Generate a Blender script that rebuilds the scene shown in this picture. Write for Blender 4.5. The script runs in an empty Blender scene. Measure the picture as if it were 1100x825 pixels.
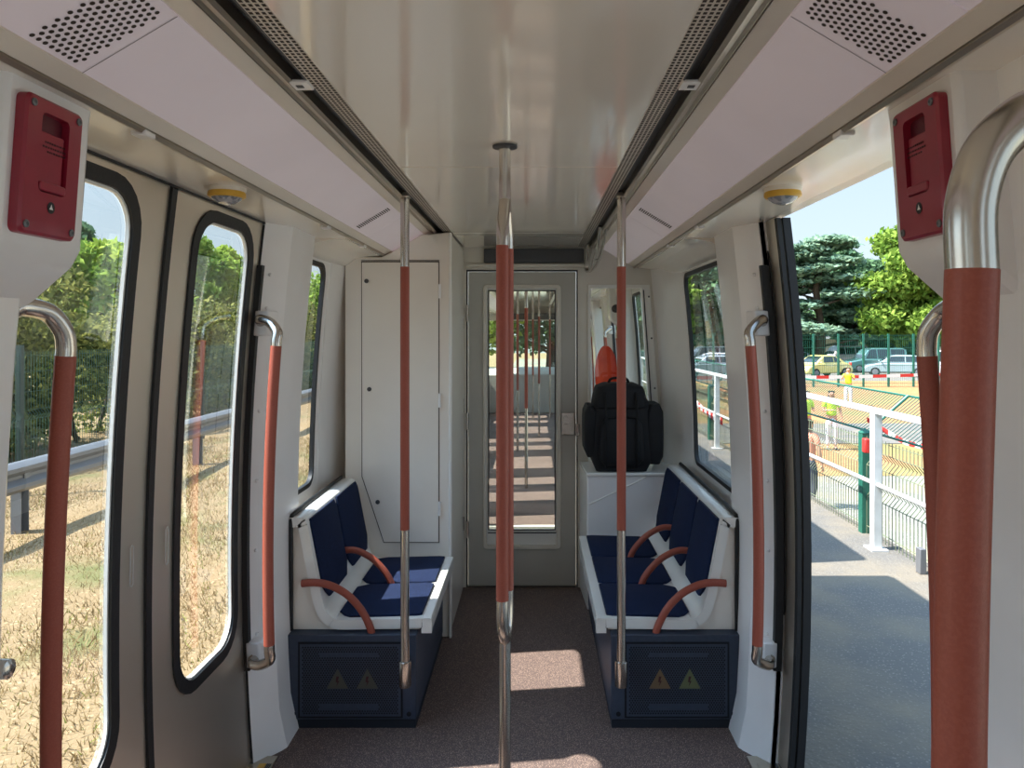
import bpy, bmesh, math, random
import numpy as np
from mathutils import Vector, Matrix
random.seed(7); RNG = np.random.default_rng(11)
PI = math.pi
S = bpy.context.scene
COL = S.collection

# ------------------------------------------------------------------ camera, sky, sun, exposure
cam_d = bpy.data.cameras.new('camera'); cam = bpy.data.objects.new('camera', cam_d); COL.objects.link(cam)
S.camera = cam
cam.location = (0.08, 0, 1.53); cam.rotation_euler = (PI/2, 0, 0)
cam_d.sensor_width = 36; cam_d.lens = 794/1100*36
cam_d.shift_x = -24/1100; cam_d.shift_y = -54.5/1100
cam_d.clip_start = 0.05; cam_d.clip_end = 500

w = bpy.data.worlds.new('sky'); S.world = w; w.use_nodes = True
wn = w.node_tree; bg = wn.nodes['Background']
SUN = Vector((1.16, .17, -1.78)).normalized()
tcw = wn.nodes.new('ShaderNodeTexCoord'); sep = wn.nodes.new('ShaderNodeSeparateXYZ'); rampw = wn.nodes.new('ShaderNodeValToRGB')
wn.links.new(tcw.outputs['Generated'], sep.inputs[0]); wn.links.new(sep.outputs[2], rampw.inputs[0])
for i, (p, c) in enumerate(((0, (.68, .78, .83)), (.12, (.56, .69, .80)), (.35, (.42, .58, .76)), (1, (.36, .54, .82)))):
    e = rampw.color_ramp.elements[i] if i < 2 else rampw.color_ramp.elements.new(p)
    e.position = p; e.color = (*c, 1)
dt = wn.nodes.new('ShaderNodeVectorMath'); dt.operation = 'DOT_PRODUCT'; dt.inputs[1].default_value = -SUN
mxw = wn.nodes.new('ShaderNodeMath'); mxw.operation = 'MAXIMUM'; mxw.inputs[1].default_value = 0
pw = wn.nodes.new('ShaderNodeMath'); pw.operation = 'POWER'; pw.inputs[1].default_value = 5
ml = wn.nodes.new('ShaderNodeMath'); ml.operation = 'MULTIPLY_ADD'; ml.inputs[1].default_value = 8.5; ml.inputs[2].default_value = 1.0
vs = wn.nodes.new('ShaderNodeVectorMath'); vs.operation = 'SCALE'
wn.links.new(tcw.outputs['Generated'], dt.inputs[0]); wn.links.new(dt.outputs['Value'], mxw.inputs[0]); wn.links.new(mxw.outputs[0], pw.inputs[0])
wn.links.new(pw.outputs[0], ml.inputs[0]); wn.links.new(rampw.outputs[0], vs.inputs[0]); wn.links.new(ml.outputs[0], vs.inputs['Scale'])
wn.links.new(vs.outputs[0], bg.inputs[0]); bg.inputs[1].default_value = 0.325
sun_d = bpy.data.lights.new('sun', 'SUN'); sun = bpy.data.objects.new('sun', sun_d); COL.objects.link(sun)
sun_d.energy = 3.7; sun_d.angle = math.radians(0.6); sun_d.color = (1, .94, .85)
sun.rotation_euler = Vector((1.16, .17, -1.78)).to_track_quat('-Z', 'Y').to_euler()
sun.location = (-20, -3, 30)
S.view_settings.view_transform = 'Standard'; S.view_settings.look = 'None'
S.view_settings.exposure = 2.1; S.view_settings.gamma = 1; S.view_settings.use_curve_mapping = False
S.cycles.max_bounces = 20; S.cycles.diffuse_bounces = 14; S.cycles.glossy_bounces = 5
S.cycles.transparent_max_bounces = 40; S.cycles.transmission_bounces = 8
S.cycles.caustics_reflective = False

# ------------------------------------------------------------------ materials
def lin(c):
    return tuple(((v/255)/12.92 if v/255 <= .04045 else ((v/255+.055)/1.055)**2.4) for v in c)
def mat(name, rgb, rough=.5, metal=0, noise=None, bump=None, coat=0, spec=.5, scale2=None):
    m = bpy.data.materials.new(name); m.use_nodes = True; nt = m.node_tree; b = nt.nodes['Principled BSDF']
    c = lin(rgb)
    b.inputs['Base Color'].default_value = (*c, 1); b.inputs['Roughness'].default_value = rough
    b.inputs['Metallic'].default_value = metal; b.inputs['Coat Weight'].default_value = coat
    b.inputs['Coat Roughness'].default_value = .08
    b.inputs['Specular IOR Level'].default_value = spec
    if noise or bump:
        tc = nt.nodes.new('ShaderNodeTexCoord')
    if noise:                                        # (scale, rgb2, lo, hi)
        n = nt.nodes.new('ShaderNodeTexNoise'); n.inputs['Scale'].default_value = noise[0]; n.inputs['Detail'].default_value = 6
        r = nt.nodes.new('ShaderNodeValToRGB')
        r.color_ramp.elements[0].position = noise[2]; r.color_ramp.elements[1].position = noise[3]
        r.color_ramp.elements[0].color = (*c, 1); r.color_ramp.elements[1].color = (*lin(noise[1]), 1)
        nt.links.new(tc.outputs['Object'], n.inputs['Vector']); nt.links.new(n.outputs[0], r.inputs[0])
        nt.links.new(r.outputs[0], b.inputs['Base Color'])
    if bump:                                         # (scale, strength)
        n2 = nt.nodes.new('ShaderNodeTexNoise'); n2.inputs['Scale'].default_value = bump[0]; n2.inputs['Detail'].default_value = 5
        bp = nt.nodes.new('ShaderNodeBump'); bp.inputs['Strength'].default_value = bump[1]; bp.inputs['Distance'].default_value = bump[2] if len(bump) > 2 else .01
        nt.links.new(tc.outputs['Object'], n2.inputs['Vector']); nt.links.new(n2.outputs[0], bp.inputs['Height'])
        nt.links.new(bp.outputs[0], b.inputs['Normal'])
    return m
def brushed(name, rgb, rough, axis='z'):
    m = mat(name, rgb, rough, 1); nt = m.node_tree; b = nt.nodes['Principled BSDF']
    tc = nt.nodes.new('ShaderNodeTexCoord'); mp = nt.nodes.new('ShaderNodeMapping'); n = nt.nodes.new('ShaderNodeTexNoise')
    mp.inputs['Scale'].default_value = (900, 900, 1.5) if axis == 'z' else (900, 1.5, 900)
    r = nt.nodes.new('ShaderNodeMapRange'); r.inputs[3].default_value = rough-.02; r.inputs[4].default_value = rough+.03
    nt.links.new(tc.outputs['Object'], mp.inputs[0]); nt.links.new(mp.outputs[0], n.inputs['Vector'])
    nt.links.new(n.outputs[0], r.inputs[0]); nt.links.new(r.outputs[0], b.inputs['Roughness'])
    return m
def glass(name, tint=(1, 1, 1), refl=.07):
    m = bpy.data.materials.new(name); m.use_nodes = True; nt = m.node_tree; nt.nodes.clear()
    o = nt.nodes.new('ShaderNodeOutputMaterial'); mx = nt.nodes.new('ShaderNodeMixShader')
    t = nt.nodes.new('ShaderNodeBsdfTransparent'); t.inputs[0].default_value = (*tint, 1)
    g = nt.nodes.new('ShaderNodeBsdfGlossy'); g.inputs['Roughness'].default_value = .02
    lw = nt.nodes.new('ShaderNodeLayerWeight'); lw.inputs[0].default_value = .25
    mr = nt.nodes.new('ShaderNodeMapRange'); mr.inputs[3].default_value = refl; mr.inputs[4].default_value = .7
    nt.links.new(lw.outputs[1], mr.inputs[0]); nt.links.new(mr.outputs[0], mx.inputs[0])
    nt.links.new(t.outputs[0], mx.inputs[1]); nt.links.new(g.outputs[0], mx.inputs[2]); nt.links.new(mx.outputs[0], o.inputs[0])
    return m
def leafmat(name, c1, c2, trans=.35):
    m = bpy.data.materials.new(name); m.use_nodes = True; nt = m.node_tree; nt.nodes.clear()
    o = nt.nodes.new('ShaderNodeOutputMaterial'); mx = nt.nodes.new('ShaderNodeMixShader'); mx.inputs[0].default_value = trans
    d = nt.nodes.new('ShaderNodeBsdfDiffuse'); t = nt.nodes.new('ShaderNodeBsdfTranslucent')
    g = nt.nodes.new('ShaderNodeNewGeometry'); r = nt.nodes.new('ShaderNodeValToRGB')
    r.color_ramp.elements[0].color = (*lin(c1), 1); r.color_ramp.elements[1].color = (*lin(c2), 1)
    nt.links.new(g.outputs['Random Per Island'], r.inputs[0])
    nt.links.new(r.outputs[0], d.inputs[0]); nt.links.new(r.outputs[0], t.inputs[0])
    nt.links.new(d.outputs[0], mx.inputs[1]); nt.links.new(t.outputs[0], mx.inputs[2]); nt.links.new(mx.outputs[0], o.inputs[0])
    return m
def speckled(name, base, spot, scale, thr, rough=.6, spec=.5, big=None):
    m = mat(name, base, rough, spec=spec); nt = m.node_tree; b = nt.nodes['Principled BSDF']
    tc = nt.nodes.new('ShaderNodeTexCoord'); n = nt.nodes.new('ShaderNodeTexVoronoi'); n.inputs['Scale'].default_value = scale
    r = nt.nodes.new('ShaderNodeValToRGB'); e = r.color_ramp.elements
    e[0].position = thr; e[0].color = (*lin(spot), 1); e[1].position = thr+.08; e[1].color = (*lin(base), 1)
    nt.links.new(tc.outputs['Object'], n.inputs['Vector']); nt.links.new(n.outputs['Distance'], r.inputs[0])
    last = r.outputs[0]
    if big:
        n2 = nt.nodes.new('ShaderNodeTexNoise'); n2.inputs['Scale'].default_value = big[0]; n2.inputs['Detail'].default_value = 8
        r2 = nt.nodes.new('ShaderNodeValToRGB'); f = r2.color_ramp.elements
        f[0].position = big[2]; f[0].color = (0, 0, 0, 1); f[1].position = big[3]; f[1].color = (1, 1, 1, 1)
        mx = nt.nodes.new('ShaderNodeMix'); mx.data_type = 'RGBA'
        nt.links.new(tc.outputs['Object'], n2.inputs['Vector']); nt.links.new(n2.outputs[0], r2.inputs[0])
        nt.links.new(r2.outputs[0], mx.inputs[0]); nt.links.new(last, mx.inputs[6]); mx.inputs[7].default_value = (*lin(big[1]), 1)
        last = mx.outputs[2]
        bp = nt.nodes.new('ShaderNodeBump'); bp.inputs['Strength'].default_value = .5; bp.inputs['Distance'].default_value = .02
        n3 = nt.nodes.new('ShaderNodeTexNoise'); n3.inputs['Scale'].default_value = 45; n3.inputs['Detail'].default_value = 6
        nt.links.new(tc.outputs['Object'], n3.inputs['Vector']); nt.links.new(n3.outputs[0], bp.inputs['Height']); nt.links.new(bp.outputs[0], b.inputs['Normal'])
    nt.links.new(last, b.inputs['Base Color'])
    return m

M = dict(
    cream=mat('cream laminate', (243, 237, 226), .22, coat=.35, noise=(3, (240, 233, 222), .4, .6)),
    ceil=mat('glossy cream ceiling', (250, 243, 232), .13, coat=1, noise=(2, (248, 240, 229), .4, .6)),
    lilac=mat('lilac diffuser panel', (226, 214, 222), .35, noise=(4, (223, 211, 219), .4, .6)),
    strip=mat('pale ceiling strip', (232, 223, 210), .3, coat=.2, noise=(4, (228, 219, 206), .4, .6)),
    white=mat('white moulded plastic', (242, 240, 239), .3, coat=.3, noise=(6, (239, 237, 236), .4, .6)),
    shell=mat('white seat shell', (244, 243, 238), .25, coat=.5, noise=(8, (241, 240, 235), .4, .6)),
    grey=mat('grey painted door', (186, 185, 178), .4, noise=(5, (182, 181, 174), .4, .6)),
    endw=mat('warm grey end wall', (218, 214, 204), .4, noise=(5, (214, 210, 200), .4, .6)),
    black=mat('black rubber', (22, 24, 28), .5, bump=(80, .1)),
    dark=mat('dark slot', (72, 74, 78), .5, bump=(40, .1)),
    hole=mat('dark perforation', (58, 48, 42), .8, bump=(40, .1)),
    steel=brushed('brushed stainless tube', (198, 192, 184), .22),
    leaf=brushed('brushed stainless door sheet', (232, 222, 208), .42),
    alu=brushed('aluminium trim', (186, 176, 160), .28, 'y'),
    rust=mat('rust red pole paint', (156, 76, 58), .5, coat=.05, bump=(600, .08), noise=(300, (162, 82, 64), .45, .6)),
    navy=mat('navy painted base', (48, 58, 76), .5, bump=(400, .06), noise=(60, (52, 62, 80), .4, .6)),
    navyd=mat('navy grille hole', (8, 12, 22), .8, bump=(50, .1)),
    kick=mat('dark kick board', (18, 26, 38), .6, bump=(50, .1)),
    red=mat('dark red plastic', (150, 28, 52), .35, coat=.3, noise=(20, (144, 26, 50), .4, .6)),
    redd=mat('deep red recess', (88, 14, 34), .4, bump=(50, .05)),
    ink=mat('dark print', (60, 14, 22), .6, bump=(50, .05)),
    wht=mat('white print', (235, 235, 230), .5, bump=(50, .05)),
    yellow=mat('yellow ring plastic', (226, 178, 70), .4, noise=(30, (218, 168, 60), .4, .6)),
    lens=mat('clear grey lens', (170, 172, 178), .1, coat=1, noise=(60, (120, 125, 135), .45, .55)),
    bag=mat('black nylon', (9, 10, 16), .75, bump=(500, .3), noise=(20, (12, 14, 21), .4, .6)),
    bagf=mat('black webbing', (9, 10, 15), .85, bump=(700, .4)),
    green=mat('dark green painted steel', (28, 92, 76), .45, noise=(10, (34, 100, 82), .4, .6)),
    greenw=mat('green wire', (48, 84, 76), .5, noise=(10, (60, 92, 84), .4, .6)),
    wirer=mat('pale coated wire', (120, 128, 104), .5, noise=(10, (104, 116, 92), .4, .6)),
    postd=mat('dark grey green post', (50, 66, 62), .5, noise=(10, (44, 60, 56), .4, .6)),
    galv=mat('galvanised steel', (112, 114, 117), .5, metal=.3, noise=(9, (112, 114, 118), .4, .6)),
    railw=mat('white painted rail', (200, 202, 200), .4, noise=(9, (190, 192, 190), .4, .6)),
    orange=mat('orange cloth', (240, 84, 48), .8, bump=(40, .5), noise=(8, (228, 70, 40), .4, .6)),
    skin=mat('skin', (196, 140, 112), .6, bump=(100, .1)),
    hair=mat('dark hair', (46, 34, 28), .8, bump=(200, .5)),
    vest=mat('yellow green safety vest', (196, 240, 40), .7, bump=(60, .3), noise=(10, (180, 228, 34), .4, .6)),
    trw=mat('white trousers', (220, 222, 226), .8, bump=(60, .3)),
    trd=mat('dark blue trousers', (38, 44, 62), .8, bump=(60, .3)),
    salmon=mat('salmon shirt', (214, 130, 104), .8, bump=(60, .3)),
    tyre=mat('tyre rubber', (24, 24, 26), .8, bump=(60, .2)),
    cglass=mat('dark car glass', (36, 46, 52), .08, coat=1, bump=(2, .01)),
    beige=mat('beige render', (196, 184, 160), .9, bump=(8, .2), noise=(2, (184, 172, 150), .4, .6)),
    roof=mat('pale roof edge', (208, 206, 200), .7, bump=(8, .2)),
    pink=mat('pinkish house render', (208, 168, 148), .9, bump=(8, .2)),
    bark=mat('bark', (86, 70, 56), .9, bump=(20, .8), noise=(10, (66, 54, 44), .4, .6)),
    trim=mat('vehicle body paint', (216, 214, 206), .3, coat=.4, noise=(2, (210, 208, 200), .4, .6)),
    glassd=glass('door glass', (.93, .96, .95), .05),
    glassn=glass('clear partition glass', (.95, .98, .95), .04),
)
_l = M['lilac'].node_tree.nodes['Principled BSDF']       # diffuser panels, faint glow added to lift the dim interior
_l.inputs['Emission Color'].default_value = (1, .90, .93, 1); _l.inputs['Emission Strength'].default_value = .022
M['tapr'] = mat('red tape', (214, 50, 44), .5, bump=(20, .1)); M['tapw'] = mat('white tape', (235, 232, 228), .5, bump=(20, .1))
M['floor'] = speckled('speckled dark vinyl floor', (100, 86, 83), (190, 164, 148), 230, .24, .5, .12)
M['asphalt'] = speckled('worn asphalt', (98, 96, 92), (128, 124, 116), 60, .20, .9, .2, (1.6, (120, 112, 98), .45, .7))
M['gravel'] = speckled('grey gravel', (116, 116, 107), (150, 148, 138), 14, .25, .95, .2, (.8, (136, 129, 108), .45, .6))
M['soil'] = speckled('orange brown soil', (150, 108, 74), (166, 134, 94), 8, .2, .95, .1, (.35, (128, 114, 74), .45, .62))
M['drygrass'] = speckled('dry grass soil', (134, 114, 86), (158, 138, 106), 20, .2, .95, .1, (1.1, (102, 102, 66), .52, .68))
# upholstery: woven blue with lighter flecks
def fabric():
    m = speckled('blue speckled upholstery', (20, 31, 58), (62, 84, 138), 420, .22, .9, .2)
    return m
M['fabric'] = fabric()
M['leafg'] = leafmat('bright green leaf', (98, 130, 52), (152, 174, 82), .4)
M['leafd'] = leafmat('dark green leaf', (70, 100, 80), (112, 142, 100))  # lightened, with distance haze mixed into the leaf colour
M['leafc'] = leafmat('cedar needle', (104, 134, 116), (158, 182, 152), .4)  # needles paled to carry the veiling haze in their colour
M['leafi'] = leafmat('ivy leaf', (62, 74, 40), (150, 150, 84), .3)
M['leafy'] = leafmat('yellow green leaf', (110, 140, 50), (190, 205, 100), .4)
M['blade'] = leafmat('dry grass blade', (122, 102, 70), (166, 146, 110), .3)
M['bladeg'] = leafmat('green grass blade', (110, 120, 56), (150, 156, 84), .3)

# ------------------------------------------------------------------ mesh helpers
def wloc(o):
    v = Vector((0, 0, 0))
    while o is not None: v += Vector(o.location); o = o.parent
    return v
class MB:
    def __init__(s): s.v = []; s.f = []; s.m = []
    def add(s, vs, fs, mi=0):
        b = len(s.v); s.v += [tuple(v) for v in vs]; s.f += [tuple(i+b for i in f) for f in fs]; s.m += [mi]*len(fs); return s
    def box(s, x0, x1, y0, y1, z0, z1, mi=0):
        v = [(x, y, z) for z in (z0, z1) for y in (y0, y1) for x in (x0, x1)]
        return s.add(v, [(0, 2, 3, 1), (4, 5, 7, 6), (0, 1, 5, 4), (2, 6, 7, 3), (0, 4, 6, 2), (1, 3, 7, 5)], mi)
    def prism(s, pts, axis, a, b, mi=0):             # pts: 2-d polygon; axis x: (y,z), y: (x,z), z: (x,y)
        n = len(pts)
        def P(p, t): return (t, p[0], p[1]) if axis == 'x' else (p[0], t, p[1]) if axis == 'y' else (p[0], p[1], t)
        v = [P(p, a) for p in pts]+[P(p, b) for p in pts]
        return s.add(v, [tuple(range(n))[::-1], tuple(range(n, 2*n))]+[(i, (i+1) % n, (i+1) % n+n, i+n) for i in range(n)], mi)
    def loft(s, loops, mi=0, cap=True, closed=True):
        n = len(loops[0]); v = [p for L in loops for p in L]; f = []
        for k in range(len(loops)-1):
            for i in range(n if closed else n-1):
                j = (i+1) % n; f.append((k*n+i, k*n+j, (k+1)*n+j, (k+1)*n+i))
        if cap: f.append(tuple(range(n))[::-1]); f.append(tuple(range((len(loops)-1)*n, len(loops)*n)))
        return s.add(v, f, mi)
    def tube(s, pts, r, n=16, mi=0):
        pts = [Vector(p) for p in pts]; R = r if isinstance(r, (list, tuple)) else [r]*len(pts)
        loops = []; t0 = (pts[1]-pts[0]).normalized()
        u = t0.orthogonal().normalized()
        for i, p in enumerate(pts):
            t = ((pts[min(i+1, len(pts)-1)]-p).normalized()+(p-pts[max(i-1, 0)]).normalized()) if 0 < i < len(pts)-1 else (pts[1]-pts[0] if i == 0 else pts[-1]-pts[-2])
            t.normalize(); u = (u-t*u.dot(t)).normalized(); w_ = t.cross(u)
            loops.append([p+(u*math.cos(a)+w_*math.sin(a))*R[i] for a in [2*PI*k/n for k in range(n)]])
        return s.loft(loops, mi)
    def lathe(s, c, prof, n=24, axis=(0, 0, 1), mi=0): # prof: (radius, height along axis)
        ax = Vector(axis).normalized(); u = ax.orthogonal().normalized(); w_ = ax.cross(u); c = Vector(c)
        return s.loft([[c+ax*h+(u*math.cos(a)+w_*math.sin(a))*max(r, 1e-4) for a in [2*PI*k/n for k in range(n)]] for r, h in prof], mi)
    def ball(s, c, r, n=16, sc=(1, 1, 1), mi=0):
        loops = []; c = Vector(c)
        for i in range(n//2+1):
            th = PI*i/(n//2); rr = max(math.sin(th), 1e-3)
            loops.append([c+Vector((math.cos(a)*rr*sc[0], math.sin(a)*rr*sc[1], -math.cos(th)*sc[2]))*r for a in [2*PI*k/n for k in range(n)]])
        return s.loft(loops, mi)
    def build(s, name, mats, parent=None, bevel=0, smooth=True, sub=0, angle=35):
        if not isinstance(mats, (list, tuple)): mats = [mats]
        o0 = wloc(parent) if parent else Vector((0, 0, 0))
        me = bpy.data.meshes.new(name)
        me.from_pydata([(v[0]-o0.x, v[1]-o0.y, v[2]-o0.z) for v in s.v], [], s.f)
        for m in mats: me.materials.append(m)
        me.polygons.foreach_set('material_index', s.m)
        bm = bmesh.new(); bm.from_mesh(me); bmesh.ops.remove_doubles(bm, verts=bm.verts, dist=1e-6)
        bmesh.ops.recalc_face_normals(bm, faces=bm.faces); bm.to_mesh(me); bm.free()
        if smooth: me.shade_smooth(); me.set_sharp_from_angle(angle=math.radians(angle))
        o = bpy.data.objects.new(name, me); COL.objects.link(o)
        if parent: o.parent = parent
        if bevel:
            b = o.modifiers.new('bevel', 'BEVEL'); b.width = bevel; b.segments = 2; b.limit_method = 'ANGLE'; b.angle_limit = math.radians(40)
            b.harden_normals = False
        if sub:
            q = o.modifiers.new('sub', 'SUBSURF'); q.levels = sub; q.render_levels = sub
        return o
def tag(o, label, cat, group=None, kind=None):
    if label: o['label'] = label
    if cat: o['category'] = cat
    if group: o['group'] = group
    if kind: o['kind'] = kind
    return o
def thing(name, label, cat, loc, group=None, rz=0):
    o = bpy.data.objects.new(name, None); COL.objects.link(o); o.location = loc; o.empty_display_size = .1
    o.rotation_euler = (0, 0, rz)
    return tag(o, label, cat, group)
def struct(o): o['kind'] = 'structure'; return o
def arc(c, r, a0, a1, n, fu, fv):
    return [Vector(c)+Vector(fu)*(r*math.cos(math.radians(a0+(a1-a0)*i/n)))+Vector(fv)*(r*math.sin(math.radians(a0+(a1-a0)*i/n))) for i in range(n+1)]
def smoothpath(P, k=8):                               # catmull-rom through the points
    P = [Vector(p) for p in P]; out = []
    for i in range(len(P)-1):
        a = P[max(i-1, 0)]; b = P[i]; c = P[i+1]; d = P[min(i+2, len(P)-1)]
        for j in range(k):
            t = j/k
            out.append(.5*((2*b)+(c-a)*t+(2*a-5*b+4*c-d)*t*t+(3*b-a-3*c+d)*t**3))
    out.append(P[-1]); return out

# ------------------------------------------------------------------ vehicle wall profile
def prof(z): return .948-.052*(z-.75)**2
def rrect(y0, y1, z0, z1, r, n=6, m=10):
    r = max(r, 1e-3); out = []
    cs = [(y1-r, z1-r, 0), (y0+r, z1-r, 90), (y0+r, z0+r, 180), (y1-r, z0+r, 270)]
    for k, (cy, cz, a0) in enumerate(cs):
        for i in range(n+1):
            a = math.radians(a0+90*i/n); out.append((cy+r*math.cos(a), cz+r*math.sin(a)))
        cy2, cz2, b0 = cs[(k+1) % 4]; a = math.radians(b0)
        e = (cy2+r*math.cos(a), cz2+r*math.sin(a)); st = out[-1]
        for i in range(1, m): out.append((st[0]+(e[0]-st[0])*i/m, st[1]+(e[1]-st[1])*i/m))
    return out
def X(s, z, off): return s*(prof(z)+off)
def slab(mb, s, outer, hole, off0, off1, mi=0, mr=None, K=4):
    """curved plate following the wall profile, with an optional rounded opening; outer/hole = (y0,y1,z0,z1,r)"""
    if hole is None:
        cy = (outer[0]+outer[1])/2; cz = (outer[2]+outer[3])/2
        hole = (cy-.002, cy+.002, cz-.002, cz+.002, .001); solid = True; K = 6
    else: solid = False
    A = rrect(*outer); B = rrect(*hole); n = len(A)
    def ring(k, off):
        t = k/K; return [(X(s, (1-t)*a[1]+t*b[1], off), (1-t)*a[0]+t*b[0], (1-t)*a[1]+t*b[1]) for a, b in zip(A, B)]
    mb.loft([ring(k, off0) for k in range(K+1)], mi, cap=False)
    mb.loft([ring(k, off1) for k in range(K+1)], mi, cap=False)
    mb.loft([ring(0, off0), ring(0, off1)], mi, cap=False)
    mb.loft([ring(K, off0), ring(K, off1)], mi if mr is None else mr, cap=solid and False)
    return mb
def sheet(mb, s, y0, y1, z0, z1, off, mi=0, n=12):
    return mb.loft([[(X(s, z, off), y0, z), (X(s, z, off), y1, z)] for z in [z0+(z1-z0)*i/n for i in range(n+1)]], mi, cap=False, closed=False)

ZT = 1.92          # door head / soffit height
CZ = 2.045         # ceiling height
def leaf(name, s, y0, y1, off, hole, parent=None):
    """sliding door leaf, curved, with a tall rounded window"""
    mb = slab(MB(), s, (y0, y1, .015, ZT+.004, .012), hole, off, off+.016, 0, 1)
    o = mb.build(name, [M['leaf'], M['black']], parent)
    if not parent: struct(o)
    g = slab(MB(), s, (hole[0]-.032, hole[1]+.032, hole[2]-.032, hole[3]+.032, hole[4]+.03), (hole[0]+.004, hole[1]-.004, hole[2]+.004, hole[3]-.004, hole[4]), off-.006, off+.002)
    g.build('window_gasket', M['black'], o)
    e = slab(MB(), s, (hole[0]+.004, hole[1]-.004, hole[2]+.004, hole[3]-.004, hole[4]), (hole[0]+.010, hole[1]-.010, hole[2]+.010, hole[3]-.010, hole[4]-.005), off+.001, off+.009)
    e.build('reveal_glint', M['wht'], o)  # white strip standing in for the bright reflection along the window reveal
    q = MB(); sheet(q, s, hole[0]-.01, hole[1]+.01, hole[2]-.01, hole[3]+.01, off+.010)
    q.build('window_glass', M['glassd'], o)
    return o
def pillar_ring(s, c, d, z):
    """plan outline of the moulded pillar beside a door; d = +1 beyond the opening, -1 before it"""
    p = prof(z); fl = .02*max(0, 1-z/.14) if z < .14 else 0
    pin = p-.066-fl; a = .655
    w_ = .10
    if d < 0: return [(s*(p-.004), c-a, z), (s*(p-.088-fl), c-a-.012, z), (s*(p-.106-fl), c-a-.04, z), (s*(p-.106-fl), c-a-.385, z), (s*(p-.09-fl), c-a-.405, z), (s*(p+.03), c-a-.41, z), (s*(p+.03), c-a, z)]
    return [(s*(p-.004), c+d*a, z), (s*(pin+.012), c+d*(a+w_-.01), z), (s*pin, c+d*(a+w_+.012), z), (s*pin, c+d*(a+.385), z), (s*(pin+.01), c+d*(a+.405), z), (s*(p+.03), c+d*(a+.41), z), (s*(p+.03), c+d*a, z)]
def pillar(name, s, c, d, parent=None):
    zs = [0, .03, .07, .14, .15, .3, .5, .7, .9, 1.1, 1.3, 1.5, 1.7, 1.85, ZT+.02]
    o = MB().loft([pillar_ring(s, c, d, z) for z in zs]).build(name, M['white'], parent, angle=25)
    if not parent: struct(o)
    j = MB(); j.loft([[(X(s, z, dx), c+d*dy, z) for dx, dy in ((-.016, .638), (.012, .638), (.012, .67), (-.016, .662))] for z in [.34+i*.143 for i in range(11)]])
    j.build('door_seal', M['black'], o)
    if parent is None and d > 0:
        for z in (.45, .75, 1.0, 1.25, 1.62, 1.74): MB().ball((s*(prof(z)-.028), c+d*.69, z), .007, 10).build('rivet', M['white'], o)
    k = MB(); k.loft([[(X(s, z, -.075), c+d*y, z) for y in (.79, 1.06)] for z in (.136, .142)], cap=False, closed=False)
    return o
def pod(name, s, c, d, parent=None):
    """moulded white housing under the cantrail, on the pillar next to a door"""
    y0, y1 = sorted((c+d*.645, c+d*.86))
    pts = [(s*.89, ZT+.02), (s*.704, ZT+.02), (s*.710, 1.90), (s*.726, 1.675), (s*.742, 1.645), (s*.81, 1.585), (s*.87, 1.55)]
    o = MB().prism(pts, 'y', y0, y1).build(name, M['white'], parent, bevel=.012)
    if not parent: struct(o)
    g = MB(); ye = y1 if d > 0 and c > 3 else y0
    g.lathe((s*.775, y0-.001, 1.74), [(0, -.004), (.034, -.004), (.036, .002)], 24, (0, 1, 0))
    if parent: g.build('speaker_disc', M['dark'], o)
    return o
def door_rail(s, c, d, label=None, parent=None, group=None):
    """stainless and red handrail on the pillar edge"""
    y = c+d*.565; yb = c+d*.640
    xt = lambda z: prof(z)-(.116 if s < 0 else .100)-(.0 if d > 0 else -.004)
    top, bot = 1.565, .385
    root = thing('handrail', label, 'handrail', (s*.8, y, 1.0), group) if not parent else parent
    nm = (lambda n: n) if not parent else (lambda n: 'handrail_'+n)
    A = Vector((s*(prof(top)-.055), yb, top)); B = Vector((s*(prof(bot)-.06), yb, bot))
    A = Vector((s*(prof(top)-(.030 if d > 0 else .070)), c+d*(.640 if d > 0 else .662), top+.005))
    t_ = smoothpath([A, A+Vector((-s*.006, -d*.022, .008)), Vector((s*(xt(1.55)+(.040 if d > 0 else .016)), y+d*.034, 1.568)), Vector((s*(xt(1.53)+.003), y+d*.008, 1.535)), Vector((s*xt(1.50), y, 1.505)), Vector((s*xt(1.486), y, 1.486))], 6)
    MB().tube(t_, .0178).build(nm('upper_bend'), M['steel'], root)
    MB().tube([(s*xt(z), y, z) for z in [.463+(1.487-.463)*i/16 for i in range(17)]], .0182).build(nm('grip'), M['rust'], root)
    B = Vector((s*(prof(bot)-(.034 if d > 0 else .072)), c+d*(.640 if d > 0 else .662), bot-.005))
    b_ = smoothpath([Vector((s*xt(.463), y, .464)), Vector((s*xt(.44), y, .44)), Vector((s*(xt(.41)+.003), y+d*.008, .408)), Vector((s*(xt(.40)+(.042 if d > 0 else .018)), y+d*.034, .380)), B+Vector((-s*.006, -d*.022, -.006)), B], 6)
    MB().tube(b_, .0178).build(nm('lower_bend'), M['steel'], root)
    for zc, hz in ((top, .045), (bot+.01, .045)):
        MB().loft([[(s*(prof(z)-.055), c+d*.635, z), (s*(prof(z)-.072), c+d*.69, z), (s*(prof(z)-.012), c+d*.69, z), (s*(prof(z)-.006), c+d*.635, z)] for z in (zc-hz, zc+hz)]).build(nm('bracket_plate'), M['white'], root, bevel=.006)
    ro = MB(); ro.lathe(B, [(.021, -.004), (.024, .004), (.022, .012)], 20, (s*.2, d, 0)); ro.build(nm('end_cap'), M['steel'], root)
    return root

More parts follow.
